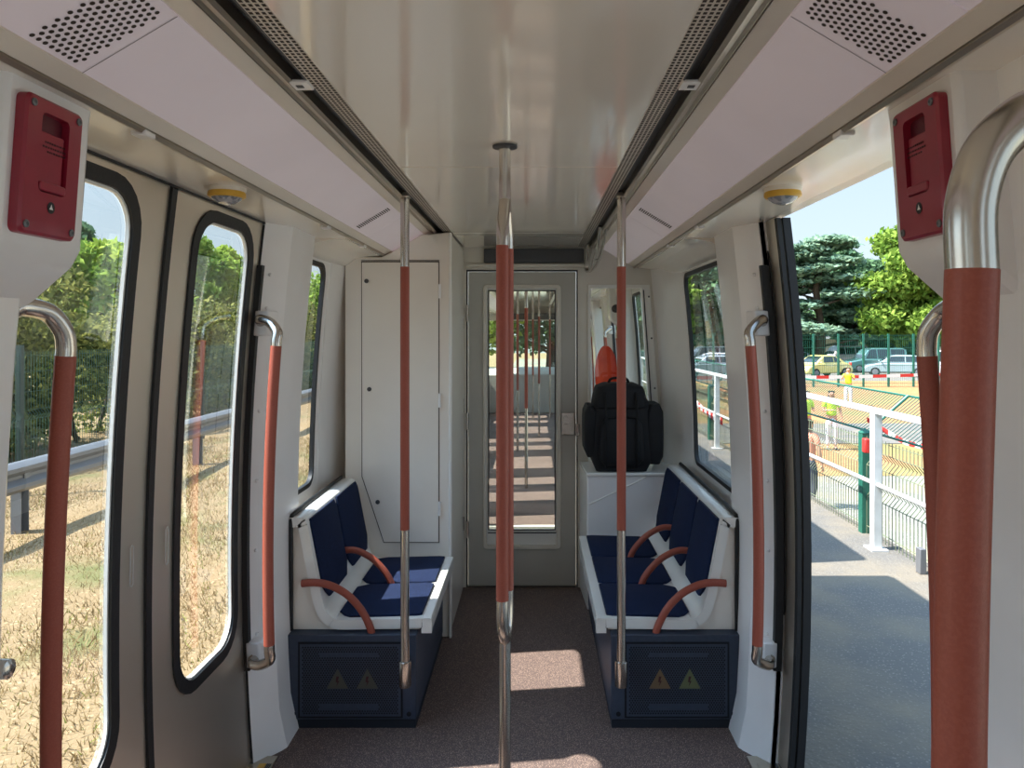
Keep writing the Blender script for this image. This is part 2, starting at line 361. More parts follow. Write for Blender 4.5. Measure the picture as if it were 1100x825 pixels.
# ------------------------------------------------------------------ our carriage: floor, walls, ceiling
Y0, Y1 = -2.7, 4.45
C1, C0 = 1.965, -1.0
fl = MB().box(-.945, .945, Y0, 4.50, -.06, 0).build('floor', M['floor']); struct(fl)
for s, nm in ((-1, 'trim_1'), (1, 'trim_2')):
    t = MB(); x0, x1 = sorted((s*.845, s*1.0)); t.box(x0, x1, C1-.70, C1+.70, -.03, .006)
    o = struct(t.build(nm, M['alu'])); o['label'] = 'ribbed metal door sill'
    q = MB(); a, b = sorted((s*.868, s*.892)); q.box(a, b, C1-.65, C1+.65, .004, .0085); q.build('yellow_strip', M['yellow'] if s < 0 else M['alu'], o)
    q = MB()
    for k in range(5 if s > 0 else 3):
        a, b = sorted((s*(.93+.014*k) if s > 0 else s*(.85+.006*k), s*(.936+.014*k) if s > 0 else s*(.853+.006*k))); q.box(a, b, C1-.65, C1+.65, .004, .0085)
    q.build('sill_groove', M['dark'], o)

def side_walls(s, y0, y1, cs, wins, names, parent=None, far=None):
    """wall pieces between the door openings plus the header and sill; wins: per piece a window (ya, yb) or None"""
    edges = [y0]+[v for c in cs for v in (c-.655, c+.655)]+[y1]; out = []; wn_ = 0
    root = None
    for k in range(0, len(edges), 2):
        a, b = edges[k], edges[k+1]; wv = wins[k//2]
        hole = (wv[0], wv[1], .835, 1.845, .07) if wv else None
        o = slab(MB(), s, (a, b, -.30, 2.0, .001), hole, 0, .055 if not hole else .016, 0, 1).build(names[0] if not root and not parent else 'wall_panel', [M['white'], M['black']], parent or root)
        if not root and not parent: root = struct(o)
        if hole:
            w_ = slab(MB(), s, (wv[0]-.004, wv[1]+.004, .831, 1.849, .074), (wv[0]+.016, wv[1]-.016, .851, 1.829, .06), -.006, .012).build(names[1][wn_] if not parent else 'window_gasket', M['black'], parent)
            if not parent: struct(w_)
            g = MB(); sheet(g, s, wv[0], wv[1], .835, 1.845, .010); g.build('window_glass', M['glassd'], w_)
            wn_ += 1
    h = MB(); slab(h, s, (y0, y1, ZT+.006, 2.12, .001), None, .0, .055); h.build('header_panel', M['trim'], parent or root)
    l = MB(); slab(l, s, (y0, y1, -.35, -.03, .001), None, -.01, .05); l.build('sill_panel', M['trim'], parent or root)
    return root
side_walls(-1, Y0, 4.36, [C0, C1], [(-2.5, -1.95), (-.1, .86), (2.96, 3.42)], ['wall_left', ['window_6', 'window_1', 'window_2']])
side_walls(1, Y0, 4.36, [C0, C1], [(-2.5, -1.95), (-.1, .86), (2.96, 3.98)], ['wall_right', ['window_7', 'window_3', 'window_4']])
wb = MB().box(-.95, .95, Y0-.05, Y0, -.3, 2.1).build('wall_back', M['cream']); struct(wb)

def ceiling_parts(y0, y1, parent, seams, grille=True):
    """side ceiling: slot, strips, sloping diffuser panel, soffit; plus centre panel"""
    MB().box(-.338, .338, y0, y1, CZ, CZ+.02).build('centre_panel', M['ceil'], parent)
    sm = MB()
    for y in seams: sm.box(-.337, .337, y-.0015, y+.0015, CZ-.0006, CZ+.001)
    sm.build('panel_seam', M['strip'], parent)
    for s in (-1, 1):
        def bx(xa, xb, za, zb, ya=y0, yb=y1): a, b = sorted((s*xa, s*xb)); return MB().box(a, b, ya, yb, za, zb)
        bx(.338, .384, CZ+.0, CZ+.02).build('perforated_strip', M['strip'], parent)
        bx(.384, .416, CZ+.022, CZ+.05).build('slot_back', M['dark'], parent)
        mb = MB(); a, b = sorted((s*.382, s*.385)); mb.box(a, b, y0, y1, CZ-.002, CZ+.04)
        mb.build('slot_edge', M['dark'], parent)
        tr = MB().prism([(s*.412, CZ+.04), (s*.412, CZ-.002), (s*.420, CZ-.007), (s*.434, CZ-.002), (s*.440, CZ-.006), (s*.447, CZ), (s*.447, CZ+.04)], 'y', y0, y1)
        tr.build('slot_trim', M['alu'], parent)
        st = MB().prism([(s*.449, CZ-.001), (s*.486, CZ-.008), (s*.486, CZ+.02), (s*.449, CZ+.02)], 'y', y0, y1); st.build('upper_strip', M['strip'], parent)
        h = lambda x: CZ-.008-.594*(x-.488)
        pa = MB(); cuts = [y0]+sorted([v for v in (-.9, .955, 3.20) if y0 < v < y1])+[y1]
        if not grille: cuts = [y0]+seams+[y1]
        for a_, b_ in zip(cuts, cuts[1:]):
            pa.prism([(s*.4885, h(.4885)), (s*.641, h(.641)), (s*.641, h(.641)+.02), (s*.4885, h(.4885)+.02)], 'y', a_+.0015, b_-.0015)
        pa.build('diffuser_panel', M['lilac'], parent)
        MB().prism([(s*.485, h(.485)+.012), (s*.648, h(.648)+.012), (s*.648, h(.648)+.03), (s*.485, h(.485)+.03)], 'y', y0, y1).build('gap_backing', M['dark'], parent)
        MB().prism([(s*.6435, h(.6435)), (s*.672, h(.672)), (s*.672, h(.672)+.03), (s*.6435, h(.6435)+.03)], 'y', y0, y1).build('lower_strip', M['strip'], parent)
        MB().prism([(s*.6735, ZT+.018), (s*.6735, ZT+.004), (s*.680, ZT-.002), (s*.690, ZT+.001), (s*.692, ZT+.018)], 'y', y0, y1).build('cantrail_trim', M['alu'], parent)
        bx(.69, prof(ZT)+.012, ZT+.003, ZT+.02).build('soffit', M['cream'], parent)
    # closed vehicle roof above
    rf = [(-.93, 2.08), (-.95, 2.14), (-.80, 2.27), (-.45, 2.34), (0, 2.36), (.45, 2.34), (.80, 2.27), (.95, 2.14), (.93, 2.08)]
    MB().prism(rf, 'y', y0-.02, y1+.02).build('roof', M['trim'], parent)
H = lambda x: CZ-.008-.594*(x-.488)
ce = MB().box(-.93, .93, Y0, 4.44, 2.115, 2.125).build('ceiling', M['strip']); struct(ce)
ceiling_parts(Y0, 4.44, ce, [-1.3, .5, 2.29, 3.80])
for s in (-1, 1):
    # perforation rows in the strip
    pf = MB(); y = .55
    while y < 4.38:
        for r in range(4):
            xx = s*(.344+r*.0105); pf.add([(xx-.0032, y-.0045, CZ-.0008), (xx+.0032, y-.0045, CZ-.0008), (xx+.0032, y+.0045, CZ-.0008), (xx-.0032, y+.0045, CZ-.0008)], [(0, 1, 2, 3)])
        y += .0145
    pf.build('strip_perforations', M['hole'], ce, smooth=False)
    # perforated corner of the sloping panel: round holes; and the slim vent far down
    def on(x, y, e=.0012): return Vector((s*x, y, H(x)-e))
    gh = MB(); i = 0
    for r in range(8):
        for q in range(15):
            x = .504+q*.0090; y = 1.045+r*.0142+(q % 2)*.0071
            gh.add([on(x+.0034*math.cos(a), y+.0045*math.sin(a)) for a in [PI*k/4 for k in range(8)]], [tuple(range(8))])
    gh.build('speaker_holes', M['hole'], ce, smooth=False)
    ln = MB(); ln.add([on(.489, 1.178), on(.641, 1.178), on(.641, 1.1795), on(.489, 1.1795)], [(0, 1, 2, 3)]); ln.build('panel_joint', M['hole'], ce, smooth=False)
    vt = MB()
    for q in range(17):
        x = .502+q*.0075
        vt.add([on(x, 2.93), on(x+.0042, 2.93), on(x+.0042, 2.99), on(x, 2.99)], [(0, 1, 2, 3)])
    vt.build('vent_slits', M['hole'], ce, smooth=False)
    cl = MB(); a, b = sorted((s*.381, s*.425)); cl.box(a, b, 1.50, 1.55, CZ-.006, CZ+.001); c_ = cl.build('slot_clip', M['white'], ce, bevel=.002)
    sc = MB(); a, b = sorted((s*.396, s*.41)); sc.box(a, b, 1.517, 1.531, CZ-.0075, CZ-.004); sc.build('clip_screw', M['dark'], c_)
    for yy in (1.45, 2.72, 3.3):
        MB().box(*sorted((s*.672, s*.702)), yy-.02, yy+.02, ZT-.006, ZT+.006).build('soffit_clip', M['white'], ce, bevel=.003)

# end wall with openings (built of pieces around the door and the window)
EW = MB()
ew = MB()
def quad_frame(mb, outer, inner, y0, y1, mi=0):       # (x,z) loops with equal counts
    for y in (y0, y1): mb.loft([[(p[0], y, p[1]) for p in outer], [(p[0], y, p[1]) for p in inner]], mi, cap=False)
    mb.loft([[(p[0], y0, p[1]) for p in inner], [(p[0], y1, p[1]) for p in inner]], mi, cap=False)
    mb.loft([[(p[0], y0, p[1]) for p in outer], [(p[0], y1, p[1]) for p in outer]], mi, cap=False)
DX0, DX1, DZ = -.318, .330, 1.90
YE = 4.45
def end_wall(y0, y1, name, mirror=False, parent=None):
    mb = MB()
    mb.box(-.93, DX0-.012, y0, y1, -.3, 2.1); mb.box(DX0-.012, DX1+.012, y0, y1, DZ+.012, 2.1)
    mb.box(DX1+.012, .385, y0, y1, -.3, 2.1)
    o_ = [(.385, .60), (.96, .60), (.96, 2.1), (.385, 2.1)]; i_ = [(.402, .70), (.855, .70), (.775, 1.822), (.402, 1.822)]
    quad_frame(mb, o_, i_, y0, y1); mb.box(.385, .93, y0, y1, -.3, .60)
    o = mb.build(name, M['endw'], parent)
    if not parent: struct(o)
    return o
ewo = end_wall(YE, YE+.05, 'wall_end')
fr = MB(); quad_frame(fr, [(.402, .70), (.855, .70), (.775, 1.822), (.402, 1.822)], [(.42, .72), (.795, .72), (.722, 1.800), (.42, 1.800)], YE-.012, YE+.04)
w5 = struct(fr.build('window_5', M['wht'], bevel=.004))
d = MB(); d.prism([(.806, .73), (.812, .73), (.738, 1.79), (.732, 1.79)], 'y', YE-.016, YE-.011)
d.build('frame_seal', M['black'], w5)
MB().box(.415, .81, YE+.012, YE+.016, .71, 1.81).build('window_glass', M['glassn'], w5)
b = MB()
for z in (.95, 1.2, 1.5, 1.75): b.ball((.835-.072*(z-.72)/1.1, YE-.012, z), .006, 8)
b.build('frame_rivet', M['dark'], w5)
# thin projecting ledge above the door with the dark display strip
MB().box(-.33, .40, YE-.03, YE, 1.925, 1.945).build('door_head_rail', M['endw'], ewo, bevel=.003)
dp = tag(MB().box(-.222, .378, YE-.028, YE, 1.953, 2.036).build('display_panel', M['dark'], bevel=.004), 'long unlit dark display strip above the end door', 'display')
# end door
dm = MB()
quad_frame(dm, [(DX0, .01), (DX1, .01), (DX1, DZ), (DX0, DZ)], [(-.205, .255), (.222, .255), (.222, 1.80), (-.205, 1.80)], YE+.002, YE+.040)
d1 = struct(dm.build('door_1', M['grey'], bevel=.003))
df = MB(); quad_frame(df, [(p[0], p[1]) for p in rrect(-.228, .240, .232, 1.822, .025, 4, 3)], [(p[0], p[1]) for p in rrect(-.205, .215, .255, 1.80, .012, 4, 3)], YE-.010, YE+.006)
df.build('window_frame', M['endw'], d1, bevel=.003)
df = MB(); quad_frame(df, [(-.205, .255), (.215, .255), (.215, 1.80), (-.205, 1.80)], [(-.198, .345), (.206, .345), (.206, 1.79), (-.198, 1.79)], YE+.006, YE+.030)
df.build('inner_frame', M['wht'], d1)
df = MB(); df.box(-.2, .212, YE+.002, YE+.008, .325, .331); quad_frame(df, [(-.198, .343), (.208, .343), (.208, 1.79), (-.198, 1.79)], [(-.192, .349), (.202, .349), (.202, 1.783), (-.192, 1.783)], YE+.001, YE+.008)
df.build('glazing_seal', M['black'], d1)
MB().box(-.2, .21, YE+.016, YE+.02, .34, 1.795).build('window_glass', M['glassn'], d1)
lk = MB().box(.243, .322, YE-.008, YE+.002, .92, 1.052).build('lock_plate', M['steel'], d1, bevel=.003)
q = MB(); q.lathe((.268, YE-.010, 1.02), [(.012, -.012), (.014, 0)], 16, (0, 1, 0)); q.lathe((.268, YE-.010, .975), [(.011, -.010), (.013, 0)], 16, (0, 1, 0)); q.build('lock_knob', M['steel'], lk)
MB().box(.326, .352, YE-.012, YE+.0, .915, .985).build('latch', M['steel'], d1, bevel=.003)
q = MB()
for z in (.35, 1.0, 1.65): q.tube([(DX0-.004, YE-.006, z-.05), (DX0-.004, YE-.006, z+.05)], .007, 10)
q.build('hinge', M['steel'], d1)
q = MB(); quad_frame(q, [(DX0-.014, -.0), (DX1+.014, -.0), (DX1+.014, DZ+.014), (DX0-.014, DZ+.014)], [(DX0-.004, .004), (DX1+.004, .004), (DX1+.004, DZ+.003), (DX0-.004, DZ+.003)], YE+.004, YE+.03)
q.build('door_gap', M['black'], ewo)

# doors on the left (closed)
for nm, y0, y1, hole in (('door_2', C1-.653, C1-.010, (C1-.56, C1-.17, .485, 1.868, .10)), ('door_3', C1+.010, C1+.653, (C1+.17, C1+.56, .485, 1.868, .10))):
    o = leaf(nm, -1, y0, y1, .004, hole)
    yy = C1-.085 if nm == 'door_2' else C1+.095
    r_ = MB(); z0, z1 = .885, .985
    r_.tube([(X(-1, z, -.002+.0), y, z) for y, z in [(yy-.007, z1), (yy-.007, z0+.01), (yy-.004, z0+.002), (yy+.002, z0), (yy+.007, z0+.006), (yy+.007, z1), (yy, z1+.006), (yy-.007, z1)]], .0016, 8)
    r_.build('finger_pull', M['wht'], o)
    k_ = MB(); a, b = (y1-.004, y1+.010) if nm == 'door_2' else (y0-.010, y0+.004)
    k_.loft([[(X(-1, z, dx), y, z) for dx, y in ((-.004, a), (-.004, b), (.044, b), (.044, a))] for z in [.015+i*.127 for i in range(16)]])
    k_.build('meeting_seal', M['black'], o)
q = MB(); quad = [(C1-.69, .0), (C1+.69, .0)]
q.loft([[(X(-1, z, -.003), C1+.651, z), (X(-1, z, -.003), C1+.657, z), (X(-1, z, .02), C1+.657, z), (X(-1, z, .02), C1+.651, z)] for z in [.0+i*.1275 for i in range(16)]])
q.box(-X(1, ZT, -.003), -X(1, ZT, -.006), C1-.65, C1+.65, ZT-.004, ZT+.002)
o = struct(q.build('trim_3', M['black']))
# doors on the right slid open along the outside; glass in them too
for nm, a in (('door_4', C1+.545), ('door_5', C1-.545-.645)):
    o = leaf(nm, 1, a, a+.645, .022, (a+.13, a+.52, .485, 1.868, .10))
    e = MB(); yy = a-.002 if nm == 'door_4' else a+.647
    for dx0, dx1, w_ in ((.020, .034, .014), (.040, .066, .018)):
        e.loft([[(X(1, z, dx), y, z) for dx, y in ((dx0, yy-w_), (dx1, yy-w_), (dx1, yy+.01), (dx0, yy+.01))] for z in [.015+i*.127 for i in range(16)]])
    e.build('edge_seal', M['black'], o)
# behind the camera the left doors are closed, the platform side stands open
for nm, s in (('door_6', -1),):
    for k, (a, b) in enumerate(((C0-.653, C0-.002), (C0+.002, C0+.653))):
        h = (C0-.555, C0-.165) if k == 0 else (C0+.165, C0+.555)
        o = leaf(nm if k == 0 else nm.replace('6', '8').replace('7', '9'), s, a, b, .004, (h[0], h[1], .495, 1.868, .10))

n_ = 10
for s, sd in ((-1, 'left'), (1, 'right')):
    for d_ in (-1, 1):
        pillar('trim_%d' % n_, s, C1, d_); n_ += 1
    pillar('trim_%d' % n_, s, C0, 1); n_ += 1
    pd = pod('trim_%d' % n_, s, C1, -1); n_ += 1
    # corner cove where wall and end wall meet behind the window
    cv = MB().loft([[(X(s, z, .02), 4.02 if s > 0 else 3.5, z), (X(s, z, -.002), 4.02 if s > 0 else 3.5, z), (X(s, z, -.018), 4.14, z), (X(s, z, -.06), 4.30, z), (X(s, z, -.10), YE+.01, z), (X(s, z, .02), YE+.01, z)] for z in [0, .4, .8, 1.2, 1.6, ZT+.01]])
    struct(cv.build('trim_%d' % n_, M['white'])); n_ += 1
    # concave fillet between side wall and soffit beyond the pillar
    fi = MB(); lo = []
    for y in (C1+1.09, C1+1.2, 3.5, 4.0, 4.44):
        lo.append([(s*.70, y, ZT+.006), (s*.70, y, ZT-.001), (s*.76, y, ZT-.003), (s*.815, y, ZT-.014), (s*.848, y, ZT-.04), (s*(prof(1.86)-.0), y, 1.862), (s*(prof(1.86)+.02), y, 1.862), (s*.9, y, ZT+.006)])
    fi.loft(lo); struct(fi.build('trim_%d' % n_, M['cream'])); n_ += 1
door_rail(-1, C1, 1, 'red and steel handrail on the pillar right of the closed left doors, far side')
door_rail(-1, C1, -1, 'red and steel handrail at the near edge of the left doors, close to the camera')
door_rail(1, C1, 1, 'red and steel handrail on the far pillar of the open right doorway')
door_rail(1, C1, -1, 'red and steel handrail of the open right doorway, just behind the big pole')

# ------------------------------------------------------------------ emergency handle boxes
def emergency_box(s, label):
    ya, yb = 1.128, 1.268
    def P(y, z, e=0): return Vector((s*(.710+(1.90-z)*.071-e), y, z))
    root = thing('emergency_box', label, 'emergency handle box', tuple(P((ya+yb)/2, 1.69)), 'red emergency boxes beside the doors')
    z0, z1 = 1.686, 1.902
    def plate(r, hole=None): return r
    def ring(L, e): return [P(y, z, e) for y, z in L]
    outer = rrect(ya, yb, z0, z1, .012, 5, 4); inn = rrect(ya+.036, yb-.036, 1.755, 1.880, .010, 5, 4)
    in2 = rrect(ya+.004, yb-.004, z0+.004, z1-.004, .010, 5, 4)
    mb = MB(); mb.loft([ring(outer, -.002), ring(outer, .014), ring(in2, .018), ring(inn, .018), ring(inn, .004)], cap=False)
    pl = mb.build('cover_plate', M['red'], root)
    MB().add(ring(inn, .005), [tuple(range(len(inn)))]).build('recess', M['redd'], root, smooth=False)
    fo = rrect(ya+.040, yb-.040, 1.768, 1.852, .003, 2, 2)
    hd = MB().loft([ring(fo, .004), ring(fo, .013)]); hd.loft([ring(rrect(ya+.038, yb-.038, 1.757, 1.772, .005, 3, 2), .006), ring(rrect(ya+.038, yb-.038, 1.757, 1.772, .005, 3, 2), .020)])
    hn = hd.build('pull_handle', M['red'], root, bevel=.002)
    tx = MB(); rr = random.Random(3)
    for z, a, b in ((1.836, .052, .106), (1.8285, .047, .112), (1.8215, .058, .102)):
        y = ya+a
        while y < ya+b:
            w_ = rr.uniform(.0022, .006); q = [P(y, z-.0015, .0136), P(y+w_, z-.0015, .0136), P(y+w_, z+.0015, .0136), P(y, z+.0015, .0136)]
            tx.add(q, [(0, 1, 2, 3)]); y += w_+.0016
    tx.build('printed_lines', M['ink'], hn, smooth=False)
    bd = MB(); cy, cz = (ya+yb)/2+.002*0, 1.733
    bd.add([P(cy+.0095*math.cos(a), cz+.0095*math.sin(a), .0186) for a in [2*PI*k/24 for k in range(24)]], [tuple(range(24))])
    bo = bd.build('round_badge', M['black'], root, smooth=False)
    MB().add([P(cy-.005, cz-.003, .0190), P(cy+.005, cz-.003, .0190), P(cy+.0022, cz+.001, .0190), P(cy, cz+.006, .0190), P(cy-.0022, cz+.001, .0190)], [(0, 1, 2, 3, 4)]).build('badge_mark', M['wht'], bo, smooth=False)
    for y in (ya+.014, yb-.014):
        for z in (z0+.014, z1-.014):
            sm = MB(); sm.lathe(P(y, z, .017), [(.0062, 0), (.0062, .003), (.004, .004)], 14, (-s, 0, -.07)); so = sm.build('screw', M['galv'], root)
            sm = MB(); sm.lathe(P(y, z, .0205), [(.0028, 0), (.0028, .0009)], 6, (-s, 0, -.07)); sm.build('screw_socket', M['dark'], so)
    return root
emergency_box(-1, 'red emergency handle box on the white pillar left of the closed doors')
emergency_box(1, 'red emergency handle box at upper right beside the open doorway')
kn = MB(); kn.lathe((-.822, 1.222, .975), [(.010, 0), (.012, .012), (.016, .016), (.016, .034), (.009, .038)], 20, (1, 0, 0))
tag(kn.build('rail_end_knob', M['steel']), 'small steel knob on the near white pillar at the left picture edge', 'knob')

# ------------------------------------------------------------------ domed sensors over the doors
for s, lb in ((-1, 'yellow ringed dome sensor on the soffit above the closed left doors'), (1, 'yellow ringed dome sensor on the soffit above the open right doorway')):
    c = (s*.752, 2.0, ZT+.004)
    r_ = thing('ceiling_sensor', lb, 'sensor', c, 'dome sensors above the doorways')
    MB().lathe(c, [(.050, .002), (.050, -.008), (.046, -.014)], 28).build('base', M['strip'], r_)
    MB().lathe(c, [(.046, -.010), (.049, -.016), (.049, -.024), (.044, -.028)], 28).build('ring', M['yellow'], r_)
    MB().lathe(c, [(.042, -.024), (.036, -.034), (.024, -.042), (.010, -.046), (.0, -.047)], 28).build('lens', M['lens'], r_)

# ------------------------------------------------------------------ poles
def flange(c, r, t, m, parent, name='ceiling_flange'):
    return MB().lathe(c, [(r*.5, 0), (r, -.001), (r, -t), (r*.55, -t-.003)], 28).build(name, m, parent)
cp = thing('grab_pole', 'central floor to ceiling pole that splits into two red bars', 'pole', (0, 2.03, 0))
flange((-.001, 2.03, CZ), .034, .006, M['dark'], cp)
MB().tube([(-.001, 2.03, 1.862), (-.001, 2.03, CZ-.001)], .0165, 20).build('upper_tube', M['steel'], cp)
MB().tube([(-.001, 2.03, 0), (-.001, 2.03, .722)], .0165, 20).build('lower_tube', M['steel'], cp)
for dx, dy in ((-.005, -.042), (.006, .042)):
    b1 = smoothpath([(-.001, 2.03, 1.895), (-.001+dx*.4, 2.03+dy*.35, 1.862), (-.001+dx*.9, 2.03+dy*.9, 1.81), (-.001+dx, 2.03+dy, 1.765)], 6)
    MB().tube(b1, .0166, 20).build('upper_fork', M['steel'], cp)
    MB().tube([(-.001+dx, 2.03+dy, .812), (-.001+dx, 2.03+dy, 1.766)], .0170, 20).build('red_bar', M['rust'], cp)
    b1 = smoothpath([(-.001+dx, 2.03+dy, .813), (-.001+dx, 2.03+dy, .765), (-.001+dx*.7, 2.03+dy*.7, .72), (-.001, 2.03, .688)], 6)
    MB().tube(b1, .0166, 20).build('lower_fork', M['steel'], cp)
MB().lathe((-.001, 2.03, 0), [(.05, 0), (.05, .006), (.02, .012)], 28).build('floor_flange', M['steel'], cp)
def side_pole(s, y, label, zt=CZ+.03, group=None, zb=.20, name='grab_pole'):
    x = s*.408-.0
    r_ = thing(name, label, 'pole', (x, y, zb), group)
    MB().tube([(x, y, 1.779), (x, y, zt)], .0165, 20).build('upper_tube', M['steel'], r_)
    MB().tube([(x, y, .79), (x, y, 1.78)], .0172, 20).build('red_grip', M['rust'], r_)
    MB().tube([(x, y, zb+.08), (x, y, .792)], .0165, 20).build('lower_tube', M['steel'], r_)
    MB().lathe((x, y, zb), [(.0215, 0), (.0235, .003), (.0235, .094), (.018, .096)], 24).build('end_sleeve', M['steel'], r_)
    MB().box(x-.008, x+.008, y+.015, y+.075, zb+.055, zb+.085).build('bracket', M['steel'], r_, bevel=.003)
    MB().box(x-.02, x+.02, y-.028, y+.028, CZ-.004, CZ+.012).build('slot_clamp', M['alu'], r_, bevel=.003)
    return r_
side_pole(-1, 2.785, 'red and steel pole hanging in front of the left two-seat bench')
side_pole(1, 2.785, 'red and steel pole hanging in front of the right three-seat bench')
# big pole close to the camera on the right, with its bowed red grip
bp = thing('grab_pole', 'large out of focus red pole with bent steel top at the right picture edge', 'pole', (.41, .56, 0))
pts = [(.470, .560, 1.700), (.451, .56, 1.694), (.424, .56, 1.668), (.411, .56, 1.628), (.4115, .56, 1.577)]
MB().tube(smoothpath(pts, 8), .0182, 28).build('upper_bend', M['steel'], bp)
MB().tube(smoothpath([(.4115, .56, 1.578), (.408, .56, 1.48), (.404, .56, 1.34), (.4015, .56, 1.2), (.400, .56, 1.0), (.402, .56, .82)], 6), .0186, 28).build('red_grip', M['rust'], bp)
MB().tube(smoothpath([(.402, .56, .822), (.405, .56, .77), (.425, .56, .72), (.475, .56, .69)], 8), .0182, 24).build('lower_bend', M['steel'], bp)
MB().tube([(.474, .56, 0), (.474, .56, CZ)], .0182, 28).build('main_tube', M['steel'], bp)

# steel loop handle at the far end of the right ceiling slot
hl = thing('ceiling_loop', 'bent steel loop hanging from the far end of the right ceiling slot', 'bracket', (.42, 4.0, 1.9))
for dx, zb in ((.0, 0), (-.03, -.012)):
    MB().tube(smoothpath([(.432+dx, 3.62, CZ+.01), (.430+dx, 3.74, 1.985+zb), (.425+dx, 3.95, 1.925+zb), (.418+dx*.8, 4.15, 1.900+zb), (.405+dx*.5, 4.34, 1.892), (.40+dx*.4, 4.42, 1.915), (.405+dx*.4, 4.40, 1.97), (.42+dx, 4.33, CZ+.01)], 6), .007, 12).build('loop_bar', M['steel'], hl)
MB().tube([(.40, 3.95, 1.919), (.432, 3.95, 1.925)], .006, 10).build('cross_bar', M['steel'], hl)

# ------------------------------------------------------------------ benches
SP = [(.325, .356), (.325, .402), (.332, .410), (.36, .411), (.66, .404), (.705, .412), (.735, .436), (.750, .475), (.765, .54), (.806, .752), (.814, .785), (.828, .803), (.880, .804)]
def seat_top(x):
    for (a, za), (b, zb) in zip(SP[2:], SP[3:]):
        if a <= x <= b: return za+(zb-za)*(x-a)/(b-a)
def bench(s, y0, n, pitch, label):
    y1 = y0+n*pitch
    r_ = thing('bench', label, 'bench', (s*.62, (y0+y1)/2, 0), 'benches facing the aisle')
    top = smoothpath([(x, 0, z) for x, z in SP], 4)
    T = [(v.x, v.z) for v in top]
    # shell as a swept strip with thickness
    nor = []
    for i in range(len(T)):
        a = Vector(T[max(i-1, 0)]); b = Vector(T[min(i+1, len(T)-1)]); t = (b-a).normalized(); nor.append(Vector((t.y, -t.x)))
    U = [(p[0]+q.x*.030, p[1]+q.y*.030) if p[0] >= .36 else (.358, min(p[1], .380)) for p, q in zip(T, nor)]
    loop = T+U[::-1]
    def L(pts, y): return [(s*p[0], y, p[1]) for p in pts]
    mb = MB(); mb.loft([L(T, y0), L(T, y1)], closed=False, cap=False); mb.loft([L(U, y0), L(U, y1)], closed=False, cap=False)
    for y in (y0, y1):
        mb.loft([L(T, y), L(U, y)], closed=False, cap=False)
    for i in (0, -1): mb.add([(s*T[i][0], y0, T[i][1]), (s*T[i][0], y1, T[i][1]), (s*U[i][0], y1, U[i][1]), (s*U[i][0], y0, U[i][1])], [(0, 1, 2, 3)])
    # raised rim bead on the near end
    rim = [(p[0]-q.x*.003, p[1]-q.y*.003) for p, q in zip(T, nor)]; rin = [(p[0]+q.x*.034, p[1]+q.y*.034) if p[0] >= .36 else (.362, min(p[1], .376)) for p, q in zip(T, nor)]
    mb.loft([L(rim, y0-.012), L(rim, y0+.016)], closed=False, cap=False); mb.loft([L(rim, y0-.012), L(rin, y0-.012)], closed=False, cap=False); mb.loft([L(rin, y0-.012), L(rin, y0+.016)], closed=False, cap=False)
    sh = mb.build('seat_shell', M['shell'], r_)
    # cream end panel between shell, wall and base
    pts = [(x, z) for x, z in U if x > .40]+[(.868, .79), (.868, .365), (.37, .365)]
    MB().prism([(s*p[0], p[1]) for p in pts], 'y', y0+.004, y0+.03).build('end_panel', M['cream'], r_)
    sl = MB().tube([(s*.874, y0-.008, .366), (s*.874, y0-.008, .775), (s*.874, y0-.006, .80), (s*.876, y0+.01, .812)]+[(s*(.878 if y < 3.1 else .884), y, .812) for y in (y0+.11, y0+.2, y1-.1, y1-.01)], .0085, 10)
    sl.build('edge_seal', M['black'], r_)
    # pads
    def pad(name, ya, yb, ta, tb, ch, e):
        # ta..tb parametrises arc length along the profile between two x positions
        pts = []
        K = 12
        us = [ta+(tb-ta)*i/K for i in range(K+1)]
        def at(u):                                   # u in metres along the profile from x=.345
            acc = 0
            for i in range(len(T)-1):
                a, b = Vector(T[i]), Vector(T[i+1]); l = (b-a).length
                if a.x < .3449: continue
                if acc+l >= u: t = (u-acc)/l; return a.lerp(b, t), nor[i].lerp(nor[i+1], t)
                acc += l
            return Vector(T[-1]), nor[-1]
        lo0, lo1, lo2 = [], [], []
        for i, u in enumerate(us):
            k = 0
            du = min(u-ta, tb-u)
            k = max(0, ch-du)
            if name == 'back_pad' and tb-u < u-ta: k = max(0, .012-(tb-u))
            if name == 'seat_pad' and u-ta < tb-u: k = max(0, .008-(u-ta))
            p, q = at(u)
            for lo, ee, inset in ((lo0, 0, 0), (lo1, e*.8, 0), (lo2, e, .006)):
                A = Vector((s*(p.x-q.x*ee), ya+k+inset, p.y-q.y*ee)); B = Vector((s*(p.x-q.x*ee), yb-k-inset, p.y-q.y*ee)); lo.append((A, B))
        mb = MB()
        m_ = lambda lo, j: [v[j] for v in lo]
        L0 = m_(lo0, 0)+m_(lo0, 1)[::-1]; L1 = m_(lo1, 0)+m_(lo1, 1)[::-1]
        mb.loft([L0, L1], cap=False)
        c2 = [[lo1[i][0], lo2[i][0], lo2[i][0].lerp(lo2[i][1], .5), lo2[i][1], lo1[i][1]] for i in range(K+1)]
        mb.loft(c2, cap=False, closed=False)
        return mb.build(name, M['fabric'], r_, angle=50)
    for k in range(n):
        a, b = y0+k*pitch+(.022 if k == 0 else .010), y0+(k+1)*pitch-(.014 if k == n-1 else .010)
        pad('seat_pad', a, b, .006, .345, .045, .011)
        pad('back_pad', a, b, .425, .752, .05, .010)
